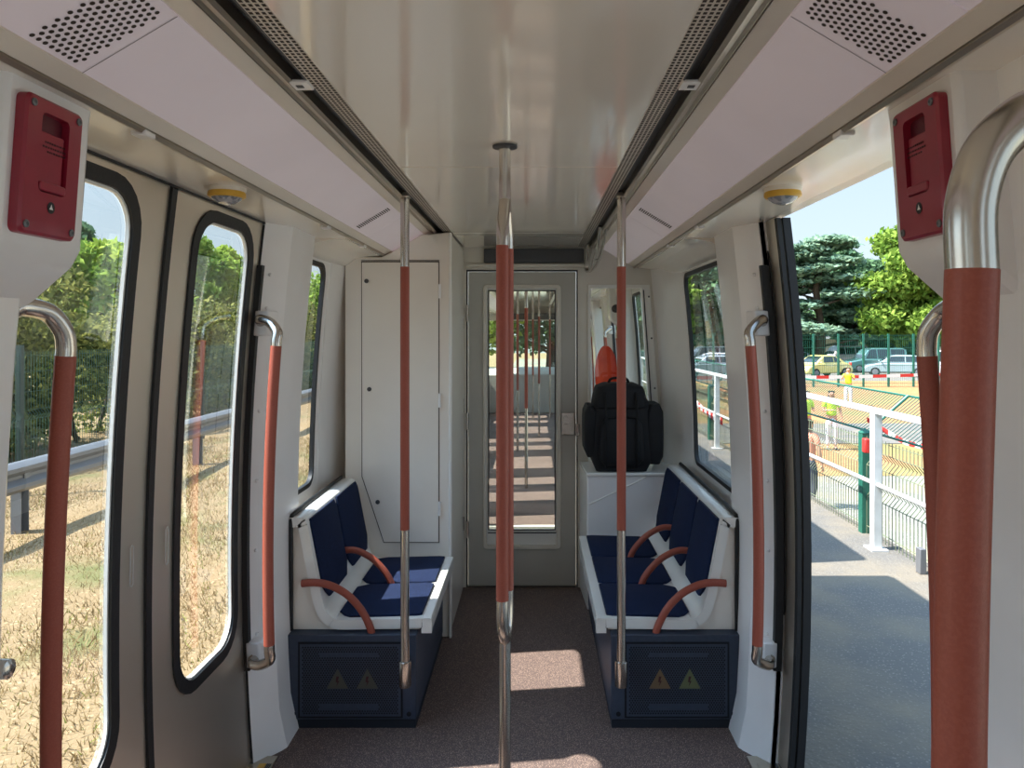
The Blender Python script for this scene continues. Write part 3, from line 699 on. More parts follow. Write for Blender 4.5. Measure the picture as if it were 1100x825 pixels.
    # arm rests
    for k in range(n):
        y = y0+k*pitch-(.018 if k == 0 else 0)
        if k == 0: P_ = [(.828, .553), (.775, .556), (.72, .546), (.655, .512), (.60, .455), (.567, .395), (.551, .345)]
        else: P_ = [(.768, .560), (.73, .562), (.69, .550), (.64, .520), (.595, .475), (.568, .435), (.556, .400)]
        ar = MB().tube(smoothpath([(s*x, y, z) for x, z in P_], 6), .0145, 16).build('armrest', M['rust'], r_)
        e_ = MB().ball((s*.562, y-.0, .40 if k == 0 else .425), .006, 8); e_.build('arm_screw', M['rust'], ar)
    # base cabinet
    f = y0-.045
    bs = MB().prism([(s*.377, f), (s*.885, f), (s*.885, y1-.01), (s*.377, y1-.01)], 'z', .035, .362).build('base', M['navy'], r_, bevel=.004)
    MB().box(*sorted((s*.380, s*.882)), f+.006, y1-.01, 0, .036).build('kick_board', M['kick'], bs)
    g0, g1, h0, h1 = .437, .826, .050, .328
    fr = MB(); quad_frame(fr, [(s*(g0-.008), h0-.008), (s*(g1+.008), h0-.008), (s*(g1+.008), h1+.008), (s*(g0-.008), h1+.008)], [(s*g0, h0), (s*g1, h0), (s*g1, h1), (s*g0, h1)], f-.0015, f)
    fr.build('grille_gap', M['navyd'], bs)
    gp = MB(); gp.box(*sorted((s*g0, s*g1)), f-.005, f+.0, h0, h1, 0)
    px = .0100; row = 0; z = h0+.012
    while z < h1-.008:
        x = g0+.012+(px/2 if row % 2 else 0)
        while x < g1-.008:
            inner = g0+.085 < x < g1-.075; 
            skip = (inner and (h1-.052 < z < h1-.030 or z < h0+.05 and z > h0+.028)) or (inner and .125 < z < .24 and (x-g0) % .13 < 0)
            if not skip:
                gp.add([(s*(x+.0038*math.cos(a)), f-.0056, z+.0038*math.sin(a)) for a in [PI/3*k+.5 for k in range(6)]], [tuple(range(6))], 1)
            x += px
        z += px*.82; row += 1
    gr = gp.build('grille', [M['navy'], M['navyd']], bs, smooth=False)
    for q_, xx in ((0, .565), (1, .68)):
        X_ = xx if s > 0 else xx-.0
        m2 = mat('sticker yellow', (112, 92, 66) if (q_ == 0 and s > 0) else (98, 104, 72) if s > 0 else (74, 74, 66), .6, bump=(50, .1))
        st = MB().add([(s*(X_-.042), f-.0064, .158), (s*(X_+.042), f-.0064, .158), (s*X_, f-.0064, .235)], [(0, 1, 2)]).build('warning_triangle', m2, gr, smooth=False)
        MB().add([(s*X_-.004, f-.0068, .205), (s*X_+.006, f-.0068, .205), (s*X_+.001, f-.0068, .188), (s*X_+.007, f-.0068, .188), (s*X_-.004, f-.0068, .166), (s*X_-.0005, f-.0068, .183), (s*X_-.007, f-.0068, .183)], [tuple(range(7))]).build('warning_bolt', M['ink'], st, smooth=False)
        for i in range(5):
            for j in range(6-i):
                pass
    for xx, zz in ((.405, .058), (.852, .058)): MB().lathe((s*xx, f, zz), [(.009, -.001), (.009, -.004), (.005, -.006)], 14, (0, 1, 0)).build('base_screw', M['navyd'], bs)
    return r_
bench(-1, 2.905, 2, .398, 'two-seat blue and white bench by the left wall, below the tall cabinet')
bench(1, 2.905, 3, .392, 'three-seat blue and white bench by the right wall under the rucksack shelf')

# ------------------------------------------------------------------ tall cabinet, far left
cb = thing('equipment_cabinet', 'tall pale cabinet with a corner-cut door at the far end of the left bench', 'cabinet', (-.6, 4.08, 0))
YC = 3.715
bd = MB().prism([(-.346, .002), (-.872, .002), (-.872, ZT-.004), (-.69, ZT-.006), (-.64, H(.64)-.01), (-.488, CZ-.02), (-.346, CZ-.006)], 'y', YC, YE-.002)
body = bd.build('body', M['cream'], cb, bevel=.006)
def cx(px): return .08+(px-574)/794*YC
def czz(py): return 1.53-(py-358)/794*YC
out = [(cx(388), czz(281)), (cx(472), czz(281)), (cx(472), czz(583)), (cx(412), czz(583)), (cx(388.5), czz(512))]
g = MB().prism(out, 'y', YC-.0012, YC); g.build('door_gap', M['hole'], cb)
ins = [(out[0][0]+.004, out[0][1]-.004), (out[1][0]-.004, out[1][1]-.004), (out[2][0]-.004, out[2][1]+.004), (out[3][0]+.003, out[3][1]+.004), (out[4][0]+.004, out[4][1]+.001)]
cd = MB().prism(ins, 'y', YC-.006, YC-.001).build('door', M['cream'], cb, bevel=.002)
for px_, py_ in ((394, 302), (397, 418), (406, 539)):
    q = MB(); q.lathe((cx(px_), YC-.006, czz(py_)), [(.011, 0), (.011, -.003), (.004, -.004)], 14, (0, 1, 0)); q.build('lock', M['dark'], cd)
for py_ in (313, 430, 546):
    q = MB(); q.tube([(cx(472.5), YC-.008, czz(py_)-.035), (cx(472.5), YC-.008, czz(py_)+.035)], .007, 10); q.build('hinge', M['white'], cd)
q = MB().box(cx(388), cx(472), YC-.003, YC, czz(279.5), czz(280.5)); q.build('top_joint', M['hole'], cb)
q = MB(); q.box(-.3458, -.3435, YC+.10, YE-.05, .05, 1.80); sd = q.build('side_door', M['cream'], cb, bevel=.001)
for z in (.4, 1.1, 1.6): MB().tube([(-.341, YE-.06, z-.04), (-.341, YE-.06, z+.04)], .005, 8).build('side_hinge', M['steel'], sd)
q = MB(); q.box(-.350, -.335, YC-.012, YC+.02, .0, CZ-.01); q.build('corner_edge', M['shell'], cb, bevel=.005)
# ------------------------------------------------------------------ luggage shelf and rucksack
YS = 2.905+3*.392+.004
sf = thing('luggage_shelf', 'white boxed shelf under the end window, behind the right bench', 'shelf', (.62, 4.26, 0))
MB().prism([(.372, YS), (.90, YS), (.885, YE-.002), (.352, YE-.002)], 'z', 0, .742).build('body', M['white'], sf, bevel=.008)
MB().prism([(.366, YS-.014), (.895, YS-.014), (.885, YE-.004), (.350, YE-.004)], 'z', .742, .760).build('top', M['shell'], sf, bevel=.006)
MB().tube([(.385, YS-.001, .585), (.70, YS-.001, .735)], .004, 8).build('ridge', M['shell'], sf)
rk = thing('rucksack', 'bulky black rucksack with side pockets standing on the shelf', 'rucksack', (.58, 4.22, .762))
def rbox(x0, x1, y0, y1, z0, z1, r, tx=0, ty=0, n=5):
    mb = MB(); loops = []
    for i in range(9):
        t = i/8; zz = z0+(z1-z0)*t; e = math.sqrt(max(0, 1-(abs(2*t-1)**5)))
        ins_ = r*(1-e)*1.0+tx*t
        L = rrect(x0+ins_, x1-ins_, y0+ins_*.6+ty*t, y1-ins_*.6, min(r, .04), 4, 3); loops.append([(p[0], p[1], zz) for p in L])
    return mb.loft(loops)
rbox(.395, .738, 4.085, 4.36, .762, 1.20, .03, .016, .02).build('main_body', M['bag'], rk)
rbox(.402, .722, 4.09, 4.35, 1.10, 1.248, .04, .03, .02).build('lid', M['bag'], rk)
rbox(.435, .69, 4.05, 4.13, .80, 1.06, .03, .012, .0).build('front_pocket', M['bag'], rk)
rbox(.358, .425, 4.10, 4.34, .84, 1.125, .018, .0, .0).build('side_pocket', M['bag'], rk)
rbox(.705, .800, 4.10, 4.34, .80, 1.135, .02, .0, .0).build('side_pocket', M['bag'], rk)
for x in (.475, .645):
    MB().tube(smoothpath([(x, 4.115, 1.20), (x, 4.075, 1.12), (x, 4.045, 1.0), (x, 4.042, .88), (x, 4.07, .79)], 5), [.0]*0 or .006, 8).build('strap', M['bagf'], rk)
MB().tube(smoothpath([(.50, 4.22, 1.235), (.52, 4.21, 1.272), (.60, 4.21, 1.272), (.62, 4.22, 1.235)], 5), .008, 8).build('carry_handle', M['bagf'], rk)

# ------------------------------------------------------------------ next carriage, seen through the end door
NY0, NY1 = 4.86, 14.7; CN = [7.17, 10.10, 13.03]
nc = thing('train_carriage', 'next carriage of the train, seen through the glazed end door', 'train carriage', (0, (NY0+NY1)/2, -.3))
MB().box(-.945, .945, NY0, NY1, -.06, 0).build('carriage_floor', M['floor'], nc)
for s in (-1, 1):
    ws = [(5.60, 6.08), (8.07, 9.2), (11.0, 12.13), (14.0, 14.4)]
    side_walls(s, NY0, NY1, CN, ws, None, nc)
    for c in CN:
        for d_ in (-1, 1): pillar('pillar', s, c, d_, nc)
        pod('pillar_housing', s, c, -1, nc)
        for k, (a, b) in enumerate(((c-.653, c-.004), (c+.004, c+.653))):
            h = (c-.555, c-.165) if k == 0 else (c+.165, c+.555)
            if s < 0 or c != CN[0]: leaf('door_leaf', s, a, b, .004, (h[0], h[1], .495, 1.868, .10), nc)
ceiling_parts(NY0, NY1, nc, [7.5, 10.5], grille=False)
MB().box(-.95, .95, NY0, NY1, 2.115, 2.13).build('roof_lining', M['strip'], nc)
en = MB(); en.box(-.93, -.245, NY0-.04, NY0, -.3, 2.1); en.box(-.245, .258, NY0-.04, NY0, 1.83, 2.1); en.box(-.245, .258, NY0-.04, NY0, -.3, .27); en.box(.258, .385, NY0-.04, NY0, -.3, 2.1)
quad_frame(en, [(.385, .60), (.96, .60), (.96, 2.1), (.385, 2.1)], [(.402, .68), (.87, .68), (.785, 1.85), (.402, 1.85)], NY0-.04, NY0); en.box(.385, .93, NY0-.04, NY0, -.3, .60)
en.build('end_wall', M['endw'], nc)
# gangway bellows between the carriages are absent in the photo; only the coupler below
ow = MB(); ow.box(-.95, .95, NY1, NY1+.05, -.3, .78); ow.box(-.95, -.88, NY1, NY1+.05, .78, 2.1); ow.box(.88, .95, NY1, NY1+.05, .78, 2.1); ow.box(-.95, .95, NY1, NY1+.05, 1.78, 2.1)
ow.build('front_wall', M['endw'], nc)
MB().box(-.88, .88, NY1+.02, NY1+.025, .78, 1.78).build('windscreen', M['glassn'], nc)
MB().prism([(NY1-.55, 0), (NY1, 0), (NY1, .86), (NY1-.25, .86), (NY1-.55, .74)], 'x', -.85, .85).build('front_console', M['grey'], nc, bevel=.02)
cs_ = MB().box(-.5, .5, NY1-.28, NY1, 1.80, 1.92).build('front_display', M['dark'], nc)
def next_rails():
    for s in (-1, 1):
        for c in CN[:2]:
            for d_ in (-1, 1): door_rail(s, c, d_, parent=nc)
next_rails()
def plain_pole(x, y, label, split=False, zb=0):
    r_ = thing('grab_pole', label, 'pole', (x, y, zb), 'poles in the next carriage')
    MB().tube([(x, y, 1.78), (x, y, CZ)], .0165, 12).build('upper_tube', M['steel'], r_)
    MB().tube([(x, y, .79), (x, y, 1.78)], .0172, 12).build('red_grip', M['rust'], r_)
    MB().tube([(x, y, zb), (x, y, .79)], .0165, 12).build('lower_tube', M['steel'], r_)
plain_pole(0, 7.3, 'nearest pole in the next carriage, standing on its aisle floor')
plain_pole(-.137, 9.6, 'second pole in the next carriage, left of its nearest pole', zb=0)
plain_pole(.15, 10.9, 'third pole in the next carriage, just right of its nearest pole')
plain_pole(.36, 13.3, 'farthest pole in the next carriage, at the right of the door glass', zb=0)
plain_pole(.055, 13.0, 'far thin pole in the next carriage between the second and third ones', zb=0)
# simple benches in the next carriage
for s, ya, lb in ((-1, 5.1, 'blue bench on the left of the next carriage, seen through the end door'), (1, 8.25, 'blue bench on the right of the next carriage, seen through the end door')):
    bb = thing('bench', lb, 'bench', (s*.6, ya+.5, 0))
    MB().prism([(s*x, z) for x, z in [(.45, 0), (.45, .36), (.40, .36), (.40, .41), (.70, .405), (.76, .48), (.81, .80), (.88, .80), (.88, 0)]], 'y', ya, ya+.8).build('seat_shell', M['shell'], bb, bevel=.01)
    for k in range(2):
        MB().prism([(s*.42, .41), (s*.68, .405), (s*.68, .42), (s*.42, .425)], 'y', ya+.02+k*.4, ya+.38+k*.4).build('seat_pad', M['fabric'], bb, bevel=.006)
        MB().prism([(s*.748, .48), (s*.798, .78), (s*.786, .78), (s*.736, .48)], 'y', ya+.02+k*.4, ya+.38+k*.4).build('back_pad', M['fabric'], bb, bevel=.006)
# orange jacket hanging from the rail in the next carriage
jk = MB(); L = []
for z, w_, dd in ((1.42, .02, .02), (1.38, .05, .04), (1.30, .085, .05), (1.18, .10, .06), (1.06, .105, .05), (.98, .08, .04)):
    L.append([(.70+.05*(1.42-z)+w_*math.cos(a)*(1+.22*math.sin(5*a+z*14)), 6.42+dd*math.sin(a)*(1+.2*math.cos(4*a+z*7)), z+.012*math.sin(3*a)) for a in [2*PI*k/24 for k in range(24)]])
jk.loft(L)
jo = jk.build('jacket', M['orange'], sub=1); tag(jo, 'bright orange jacket hanging on a rail, seen through the end window', 'jacket')

# ------------------------------------------------------------------ outside, right: platform, railing, fence
pf = struct(MB().box(1.03, 2.72, -8, 45, -.5, -.012).build('platform', M['asphalt']))
rl = thing('railing', 'white tubular railing with two rails along the platform edge', 'railing', (2.52, 8, 0))
MB().box(2.495, 2.545, -2, 30, .955, .995).build('top_rail', M['railw'], rl, bevel=.006)
MB().tube([(2.52, -2, .452), (2.52, 30, .452)], .016, 12).build('middle_rail', M['railw'], rl)
for k in range(14):
    y = 5.28+2.3*(k-2)
    MB().box(2.49, 2.55, y-.035, y+.035, -.012, .96).build('post', M['railw'], rl, bevel=.004)
    MB().box(2.46, 2.58, y-.07, y+.07, -.012, .0).build('base_plate', M['railw'], rl)
tag(MB().box(2.545, 2.585, 4.72, 4.78, -.012, .15).build('stub_post', M['galv'], bevel=.004), 'short grey steel stub post at the platform edge', 'post')
fx = 2.64
fn = thing('mesh_fence', 'green welded mesh fence with bent wires and outward leaning top, behind the white railing', 'fence', (fx, 8, 0))
for k in range(11):
    y = 5.73+2.5*(k-1)
    MB().box(fx-.035, fx+.035, y-.035, y+.035, -.3, .76).build('post', M['green'], fn, bevel=.004)
    MB().add([(fx-.038, y-.038, .76), (fx+.038, y-.038, .76), (fx+.038, y+.038, .76), (fx-.038, y+.038, .76), (fx, y, .80)], [(0, 1, 4), (1, 2, 4), (2, 3, 4), (3, 0, 4)]).build('post_cap', M['green'], fn)
    MB().tube([(fx+.02, y+.045, .74), (fx+.36, y+.045, 1.04)], .014, 8).build('raked_arm', M['green'], fn)
    if k < 10:
        a, b = y+.04, y+2.46
        wm = MB()
        def wire(pts, r=.0035):
            wm.tube(pts, r, 4)
        n = 48
        for i in range(n+1):
            yy = a+(b-a)*i/n
            wire([(fx+.0, yy, -.28), (fx, yy, .28), (fx+.05, yy, .34), (fx, yy, .40), (fx, yy, .52), (fx+.05, yy, .58), (fx, yy, .64), (fx, yy, .74)])
        for z in (-.2, .05, .28, .40, .52, .64, .72): wire([(fx, a, z), (fx, b, z)])
        wm.build('mesh_panel', M['wirer'], fn)
        wm = MB()
        for i in range(n+1):
            yy = a+(b-a)*i/n; wm.tube([(fx+.03, yy, .77), (fx+.355, yy, 1.035)], .0032, 4)
        wm.build('raked_mesh', M['greenw'], fn)
        MB().tube([(fx+.03, a, .772), (fx+.03, b, .772)], .010, 6).build('lower_bar', M['green'], fn)
        MB().tube([(fx+.36, a-.05, 1.04), (fx+.36, b+.05, 1.04)], .010, 6).build('upper_bar', M['green'], fn)
def tape(pts, h, label, seg=.18, grp=None, name='barrier_tape'):
    P_ = smoothpath(pts, 40); mb = MB(); acc = 0; k = 0
    for a, b in zip(P_, P_[1:]):
        l = (b-a).length; acc += l
        mi = int(acc/seg) % 2; t = .02*math.sin(acc*3)
        mb.add([a, b, b+Vector((t*.2, 0, h)), a+Vector((t*.2, 0, h))], [(0, 1, 2, 3)], mi)
    o = mb.build(name, [M['tapr'], M['tapw']], smooth=False)
    so = o.modifiers.new('t', 'SOLIDIFY'); so.thickness = .002
    return tag(o, label, 'barrier tape', grp)
tape([(2.60, 5.60, .86), (2.72, 5.3, .74), (2.74, 5.0, .73), (2.68, 4.6, .66), (2.68, 4.2, .62)], .035, 'red and white tape sagging along the green mesh fence near the big post', .07)
tape([(2.60, 12.6, .62), (2.60, 11.6, .42), (2.60, 10.6, .32), (2.60, 9.9, .30)], .09, 'red and white tape sagging behind the railing, seen through the small right window', .13)
tape([(8, 36, -.72), (16, 37.5, -.76), (24, 39, -.66), (34, 41, -.72)], .16, 'long red and white tape stretched across the work site in front of the parked cars', .8)
rc = tag(MB().box(2.585, 2.625, 5.60, 5.66, .62, .73).build('tape_roll', M['tapr'], bevel=.01), 'small bundle of red tape hanging beside the green fence post', 'tape')

# ground to the right
GR = -1.85
struct(MB().box(2.72, 90, -10, 17.5, GR-.2, GR).build('ground', M['gravel']))
struct(MB().box(2.0, 120, 17.5, 22.5, GR-.2, GR+.01).build('ground', M['soil']))
struct(MB().box(2.0, 120, 22.5, 27.5, GR-.2, GR+.03).build('road', M['asphalt']))
g = MB(); g.prism([(27.5, GR), (46, GR+.42), (46, GR-.4), (27.5, GR-.4)], 'x', 2.0, 120); struct(g.build('ground', M['soil']))
struct(MB().box(2.0, 120, 46, 90, GR-.2, GR+.42).build('parking_lot', M['asphalt']))
GP = GR+.42
# ------------------------------------------------------------------ parked cars
def car(name, label, cat, loc, rz, kind, color, group='parked cars beyond the site fence'):
    r_ = thing(name, label, cat, loc, group, rz)
    paint = mat('car paint', color, .25, coat=1, noise=(.5, tuple(int(v*.97) for v in color), .4, .6))
    if kind == 'beetle': L_, W_, lo, top = 4.1, 1.72, [(-2.05, .30), (-2.06, .55), (-1.95, .78), (-1.55, .97), (-1.0, 1.03), (0, 1.0), (1.0, .98), (1.5, .93), (1.95, .70), (2.05, .5), (2.0, .28)], [(-1.45, .95), (-1.0, 1.25), (-.45, 1.45), (.15, 1.50), (.55, 1.42), (.95, 1.18), (1.25, .94)]
    elif kind == 'van': L_, W_, lo, top = 4.6, 1.85, [(-2.25, .30), (-2.28, .9), (-2.25, 1.0), (-1.0, 1.05), (.9, 1.05), (1.4, 1.0), (2.15, .85), (2.3, .6), (2.25, .28)], [(-2.22, 1.0), (-2.15, 1.75), (-1.9, 1.85), (.4, 1.85), (.75, 1.7), (1.3, 1.02)]
    else: L_, W_, lo, top = 4.2, 1.75, [(-2.05, .30), (-2.1, .6), (-2.0, .92), (-1.0, .96), (.7, .95), (1.1, .92), (1.9, .76), (2.1, .55), (2.05, .26)], [(-1.95, .92), (-1.55, 1.35), (-1.1, 1.47), (.0, 1.48), (.45, 1.38), (1.05, .94)]
    o0 = Vector(loc)
    def T(p): return tuple(o0+Vector(p))
    def side(poly, ws, nm, m, bev=.05, par=r_):
        mb = MB(); loops = [[T((x, wv, z)) for x, z in poly] for wv in ws]; mb.loft(loops); return mb.build(nm, m, par, bevel=bev)
    hw = W_/2
    bdy = side(lo, (-hw+.03, hw-.03), 'body', paint, .09)
    cabn = MB(); prof2 = top
    cabn.loft([[T((x*.99, -hw+.05+(z-.95)*.28*(0 if False else 1), z)) for x, z in prof2], [T((x*.99, hw-.05-(z-.95)*.28, z)) for x, z in prof2]])
    ca = cabn.build('cabin', paint, r_, bevel=.05)
    zm = max(z for _, z in top); zb = 1.0 if kind != 'van' else 1.08
    def xt(z, front):
        pts = top if not front else top[::-1]
        for (a, za), (b, zb_) in zip(pts, pts[1:]):
            if za <= z <= zb_: return a+(b-a)*(z-za)/(zb_-za+1e-6)
        return 0
    gz0, gz1 = zb+.03, zm-.10
    for sd in (-1, 1):
        if kind == 'van': spans = [(-1.95, -.95), (-.85, .05), (.15, .95)]
        else: spans = [(-1.35, -.55), (-.47, .45)] if kind != 'beetle' else [(-.95, -.35), (-.27, .62)]
        for a, b in spans:
            f = lambda z: hw-.035-(z-.95)*.28
            b2 = min(b, xt(gz1, True)-.05) if b > 0 else b; a2 = max(a, xt(gz1, False)+.08)
            mb = MB(); pts = [(a, gz0), (b, gz0), (b2, gz1), (a2, gz1)]
            mb.loft([[T((x, sd*(f(z)+.004), z)) for x, z in pts], [T((x, sd*(f(z)-.02), z)) for x, z in pts]]); mb.build('side_window', M['cglass'], ca)
    for front, nm in ((True, 'windscreen'), (False, 'rear_window')):
        z0_, z1_ = gz0, gz1+.02; sg = 1 if front else -1
        xa, xb = xt(z0_, front), xt(z1_, front)
        e = .03
        mb = MB(); mb.loft([[T((xa+sg*e, -hw+.2, z0_)), T((xa+sg*e, hw-.2, z0_)), T((xb+sg*e, hw-.28, z1_)), T((xb+sg*e, -hw+.28, z1_))], [T((xa-sg*.02, -hw+.2, z0_)), T((xa-sg*.02, hw-.2, z0_)), T((xb-sg*.02, hw-.28, z1_)), T((xb-sg*.02, -hw+.28, z1_))]]); mb.build(nm, M['cglass'], ca)
    for x in (-L_*.31, L_*.32):
        for sd in (-1, 1):
            mb = MB(); mb.lathe(T((x, sd*(hw-.12), .32)), [(.05, .125*sd), (.2, .125*sd), (.30, .12*sd), (.32, .06*sd), (.32, -.08*sd)], 20, (0, 1, 0)); wo = mb.build('wheel', M['tyre'], r_)
            mb = MB(); mb.lathe(T((x, sd*(hw-.12), .32)), [(.02, .14*sd), (.19, .135*sd), (.2, .12*sd)], 16, (0, 1, 0)); mb.build('wheel_rim', M['galv'], wo)
    for sd in (-1, 1):
        MB().ball(T((L_/2-.12, sd*(hw-.32), .66)), .12, 12, (.5, 1, .8)).build('headlamp', M['lens'], r_)
        MB().box(T((-L_/2-.02, 0, 0))[0], T((-L_/2+.08, 0, 0))[0], o0.y+sd*(hw-.24)-.08, o0.y+sd*(hw-.24)+.08, o0.z+.72, o0.z+.98).build('tail_lamp', M['tapr'], r_)
        MB().ball(T((.95 if kind != 'van' else 1.15, sd*(hw+.04), 1.02)), .09, 10, (.7, 1, .7)).build('mirror', paint, r_)
    return r_
car('car', 'pale yellow rounded small car parked behind the red and white tape', 'car', (19.5, 50, GP), math.radians(205), 'beetle', (206, 196, 118))
car('car', 'silver grey hatchback parked behind the yellow car', 'car', (20.6, 60, GP), math.radians(200), 'hatch', (150, 158, 166))
car('car', 'dark hatchback parked left of the yellow car', 'car', (15.6, 53.5, GP), math.radians(195), 'hatch', (58, 72, 76))
car('van', 'dark green grey van behind the tall green fence posts', 'van', (25.8, 56, GP), math.radians(180), 'van', (74, 110, 108))
car('van', 'white van with its rear doors toward the fence at right', 'van', (27.4, 49, GP), math.radians(95), 'van', (232, 234, 236))
car('car', 'silver saloon between the green grey van and the white van', 'car', (25.0, 51.0, GP), math.radians(160), 'hatch', (140, 156, 158))
car('van', 'white van far behind the yellow car', 'van', (27.5, 66, GP), math.radians(190), 'van', (226, 228, 228))
car('car', 'silver car seen through the small right window, nearer of two', 'car', (11.8, 50, GP), math.radians(190), 'hatch', (170, 178, 186))
car('car', 'pale grey car seen through the small right window, farther of two', 'car', (13.6, 57, GP), math.radians(170), 'hatch', (196, 202, 208))
car('van', 'white van seen through the small right window behind two cars', 'van', (15.0, 64, GP), math.radians(185), 'van', (230, 232, 234))
# tall green fence around the parking
tf = thing('site_fence', 'tall green post and mesh fence in front of the parked cars', 'fence', (20, 42, GP-.1))
for k in range(16):
    x = 6+k*1.42*1.0; y = 42-.0*k
    MB().box(x-.05, x+.05, y-.05, y+.05, GR+.2, 1.50).build('post', M['green'], tf)
wm = MB()
for k in range(180): x = 6+k*.12; wm.tube([(x, 42, GR+.35), (x, 42, 1.42)], .006, 3)
for z in (-1.3, -.8, -.3, .2, .7, 1.2, 1.42): wm.tube([(6, 42, z), (27.4, 42, z)], .014, 4)
wm.build('mesh_panel', M['green'], tf)
# buildings
bl = thing('low_building', 'long low beige building behind the parked cars', 'building', (35, 74, GP))
MB().box(8, 70, 74, 80, GP, .95).build('wall', M['beige'], bl); MB().box(7.5, 70.5, 73.6, 80.4, .95, 1.25).build('roof', M['roof'], bl)
for k in range(9): MB().box(12+k*6, 13.8+k*6, 73.96, 74.02, -.7, .5).build('window', M['cglass'], bl)
hs = thing('house', 'pinkish house half hidden behind the bright green tree', 'house', (46, 88, GP))
MB().box(40, 52, 84, 92, GP, 2.4).build('wall', M['pink'], hs); MB().prism([(83.5, 2.4), (92.5, 2.4), (88, 4.0)], 'x', 39.6, 52.4).build('roof', M['pink'], hs)
for k in range(4): MB().box(41.5+k*2.7, 42.6+k*2.7, 83.95, 84.03, .3, 1.6).build('window', M['cglass'], hs)

# ------------------------------------------------------------------ foliage
def leaves(name, blobs, n, size, m, parent=None, flat=False, shellb=.55):
    B = np.array([b[:3] for b in blobs], float); R = np.array([b[3:6] if len(b) >= 6 else (b[3],)*3 for b in blobs], float)
    wgt = (R[:, 0]*R[:, 1]*R[:, 2])**(2/3); idx = RNG.choice(len(B), n, p=wgt/wgt.sum())
    d = RNG.normal(size=(n, 3)); d /= np.linalg.norm(d, axis=1)[:, None]
    rad = shellb+(1-shellb)*RNG.random(n)**.6
    c = B[idx]+d*R[idx]*rad[:, None]*(1+.12*RNG.normal(size=(n, 1)))
    u = RNG.normal(size=(n, 3)); 
    if flat: u[:, 2] *= .25
    u /= np.linalg.norm(u, axis=1)[:, None]
    v = RNG.normal(size=(n, 3))
    if flat: v[:, 2] *= .25
    v -= u*(u*v).sum(1)[:, None]; v /= np.linalg.norm(v, axis=1)[:, None]
    sz = size*(.6+.8*RNG.random(n))[:, None]
    V = np.stack([c-u*sz, c-v*sz*.55, c+u*sz, c+v*sz*.55], 1).reshape(-1, 3)
    o0 = wloc(parent) if parent else Vector((0, 0, 0)); V -= np.array(o0)
    me = bpy.data.meshes.new(name); me.vertices.add(4*n); me.vertices.foreach_set('co', V.ravel())
    me.loops.add(4*n); me.loops.foreach_set('vertex_index', np.arange(4*n, dtype=np.int32))
    me.polygons.add(n); me.polygons.foreach_set('loop_start', np.arange(0, 4*n, 4, dtype=np.int32))
    me.materials.append(m); me.update(calc_edges=True); me.validate()
    o = bpy.data.objects.new(name, me); COL.objects.link(o)
    if parent: o.parent = parent
    return o
def tree(label, x, y, z0, h, cr, m, n=9000, size=.16, kind='round', cat='tree', group=None, seed=1):
    rr = random.Random(seed); t = thing('tree', label, cat, (x, y, z0), group)
    tk = MB(); tk.tube(smoothpath([(x, y, z0), (x+.1*cr*.3, y, z0+h*.3), (x-.05*cr, y, z0+h*.6), (x, y, z0+h*.92)], 4), [cr*.075]*5+[cr*.055]*4+[cr*.035]*3+[cr*.01], 10)
    blobs = []
    if kind == 'round':
        for k in range(40):
            a = rr.uniform(0, 2*PI); zz = .26+.70*(k+.5)/40; rad = cr*math.sqrt(max(.05, 1-((zz-.58)/.45)**2))*rr.uniform(.35, .85); q = cr*rr.uniform(.22, .38)
            blobs.append((x+rad*math.cos(a), y+rad*math.sin(a), z0+h*zz, q, q, q*.75))
    elif kind == 'cedar':
        for k in range(30):
            a = rr.uniform(0, 2*PI); zz = .25+.75*k/30; rad = cr*(1.05-zz*.75)*rr.uniform(.3, 1); q = cr*rr.uniform(.22, .36)
            blobs.append((x+rad*math.cos(a), y+rad*math.sin(a), z0+h*zz, q*1.3, q*1.3, q*.22))
    elif kind == 'column':
        for k in range(16):
            zz = .08+.9*k/16; a = rr.uniform(0, 2*PI); rad = cr*.4*rr.random(); q = cr*rr.uniform(.45, .7)*(1.1-zz*.6)
            blobs.append((x+rad*math.cos(a), y+rad*math.sin(a), z0+h*zz, q, q, q))
    for b in blobs[::2]: tk.tube([(x, y, min(b[2], z0+h*.85)-.08*h), b[:3]], [cr*.025, cr*.008], 6)
    tk.build('trunk', M['bark'], t)
    leaves('crown', blobs, n, size, m, t, flat=(kind == 'cedar'), shellb=.2 if kind == 'cedar' else .5)
    return t
# right side trees; positions set by where they stand behind the parking
tree('tall blue green cedar with layered flat branches beyond the car park', 23.2, 60, GP, 10.9, 4.9, M['leafc'], 24000, .26, 'cedar', seed=2)
tree('dark evergreen tree just right of the layered cedar', 28.6, 66, GP, 10.3, 3.9, M['leafd'], 18000, .24, 'round', seed=3)
tree('low dark tree under the cedar beyond the car park', 23.2, 68, GP, 5.6, 3.2, M['leafd'], 8000, .22, 'round', seed=4)
tree('big bright green tree at right above the parked vans', 31.0, 57.5, GP, 11.2, 5.6, M['leafg'], 34000, .25, 'round', seed=9)
tree('dark tree behind the vans, below the bright green one', 34, 70, GP, 5.5, 3.5, M['leafd'], 6000, .24, 'round', seed=6)
for k, (x, y, h, r, mm, lb) in enumerate(((11.6, 62, 11.5, 4.6, 'leafd', 'tall mid green tree seen through the small right window'), (17.5, 66, 10.0, 4.2, 'leafd', 'dark tree behind the slid-open right door, between small window and cedar'), (9.5, 60, 9.5, 3.6, 'leafg', 'lighter green tree at the left of the small right window view'))):
    tree(lb, x, y, GP, h, r, M[mm], 9000, .22, 'round', seed=20+k)
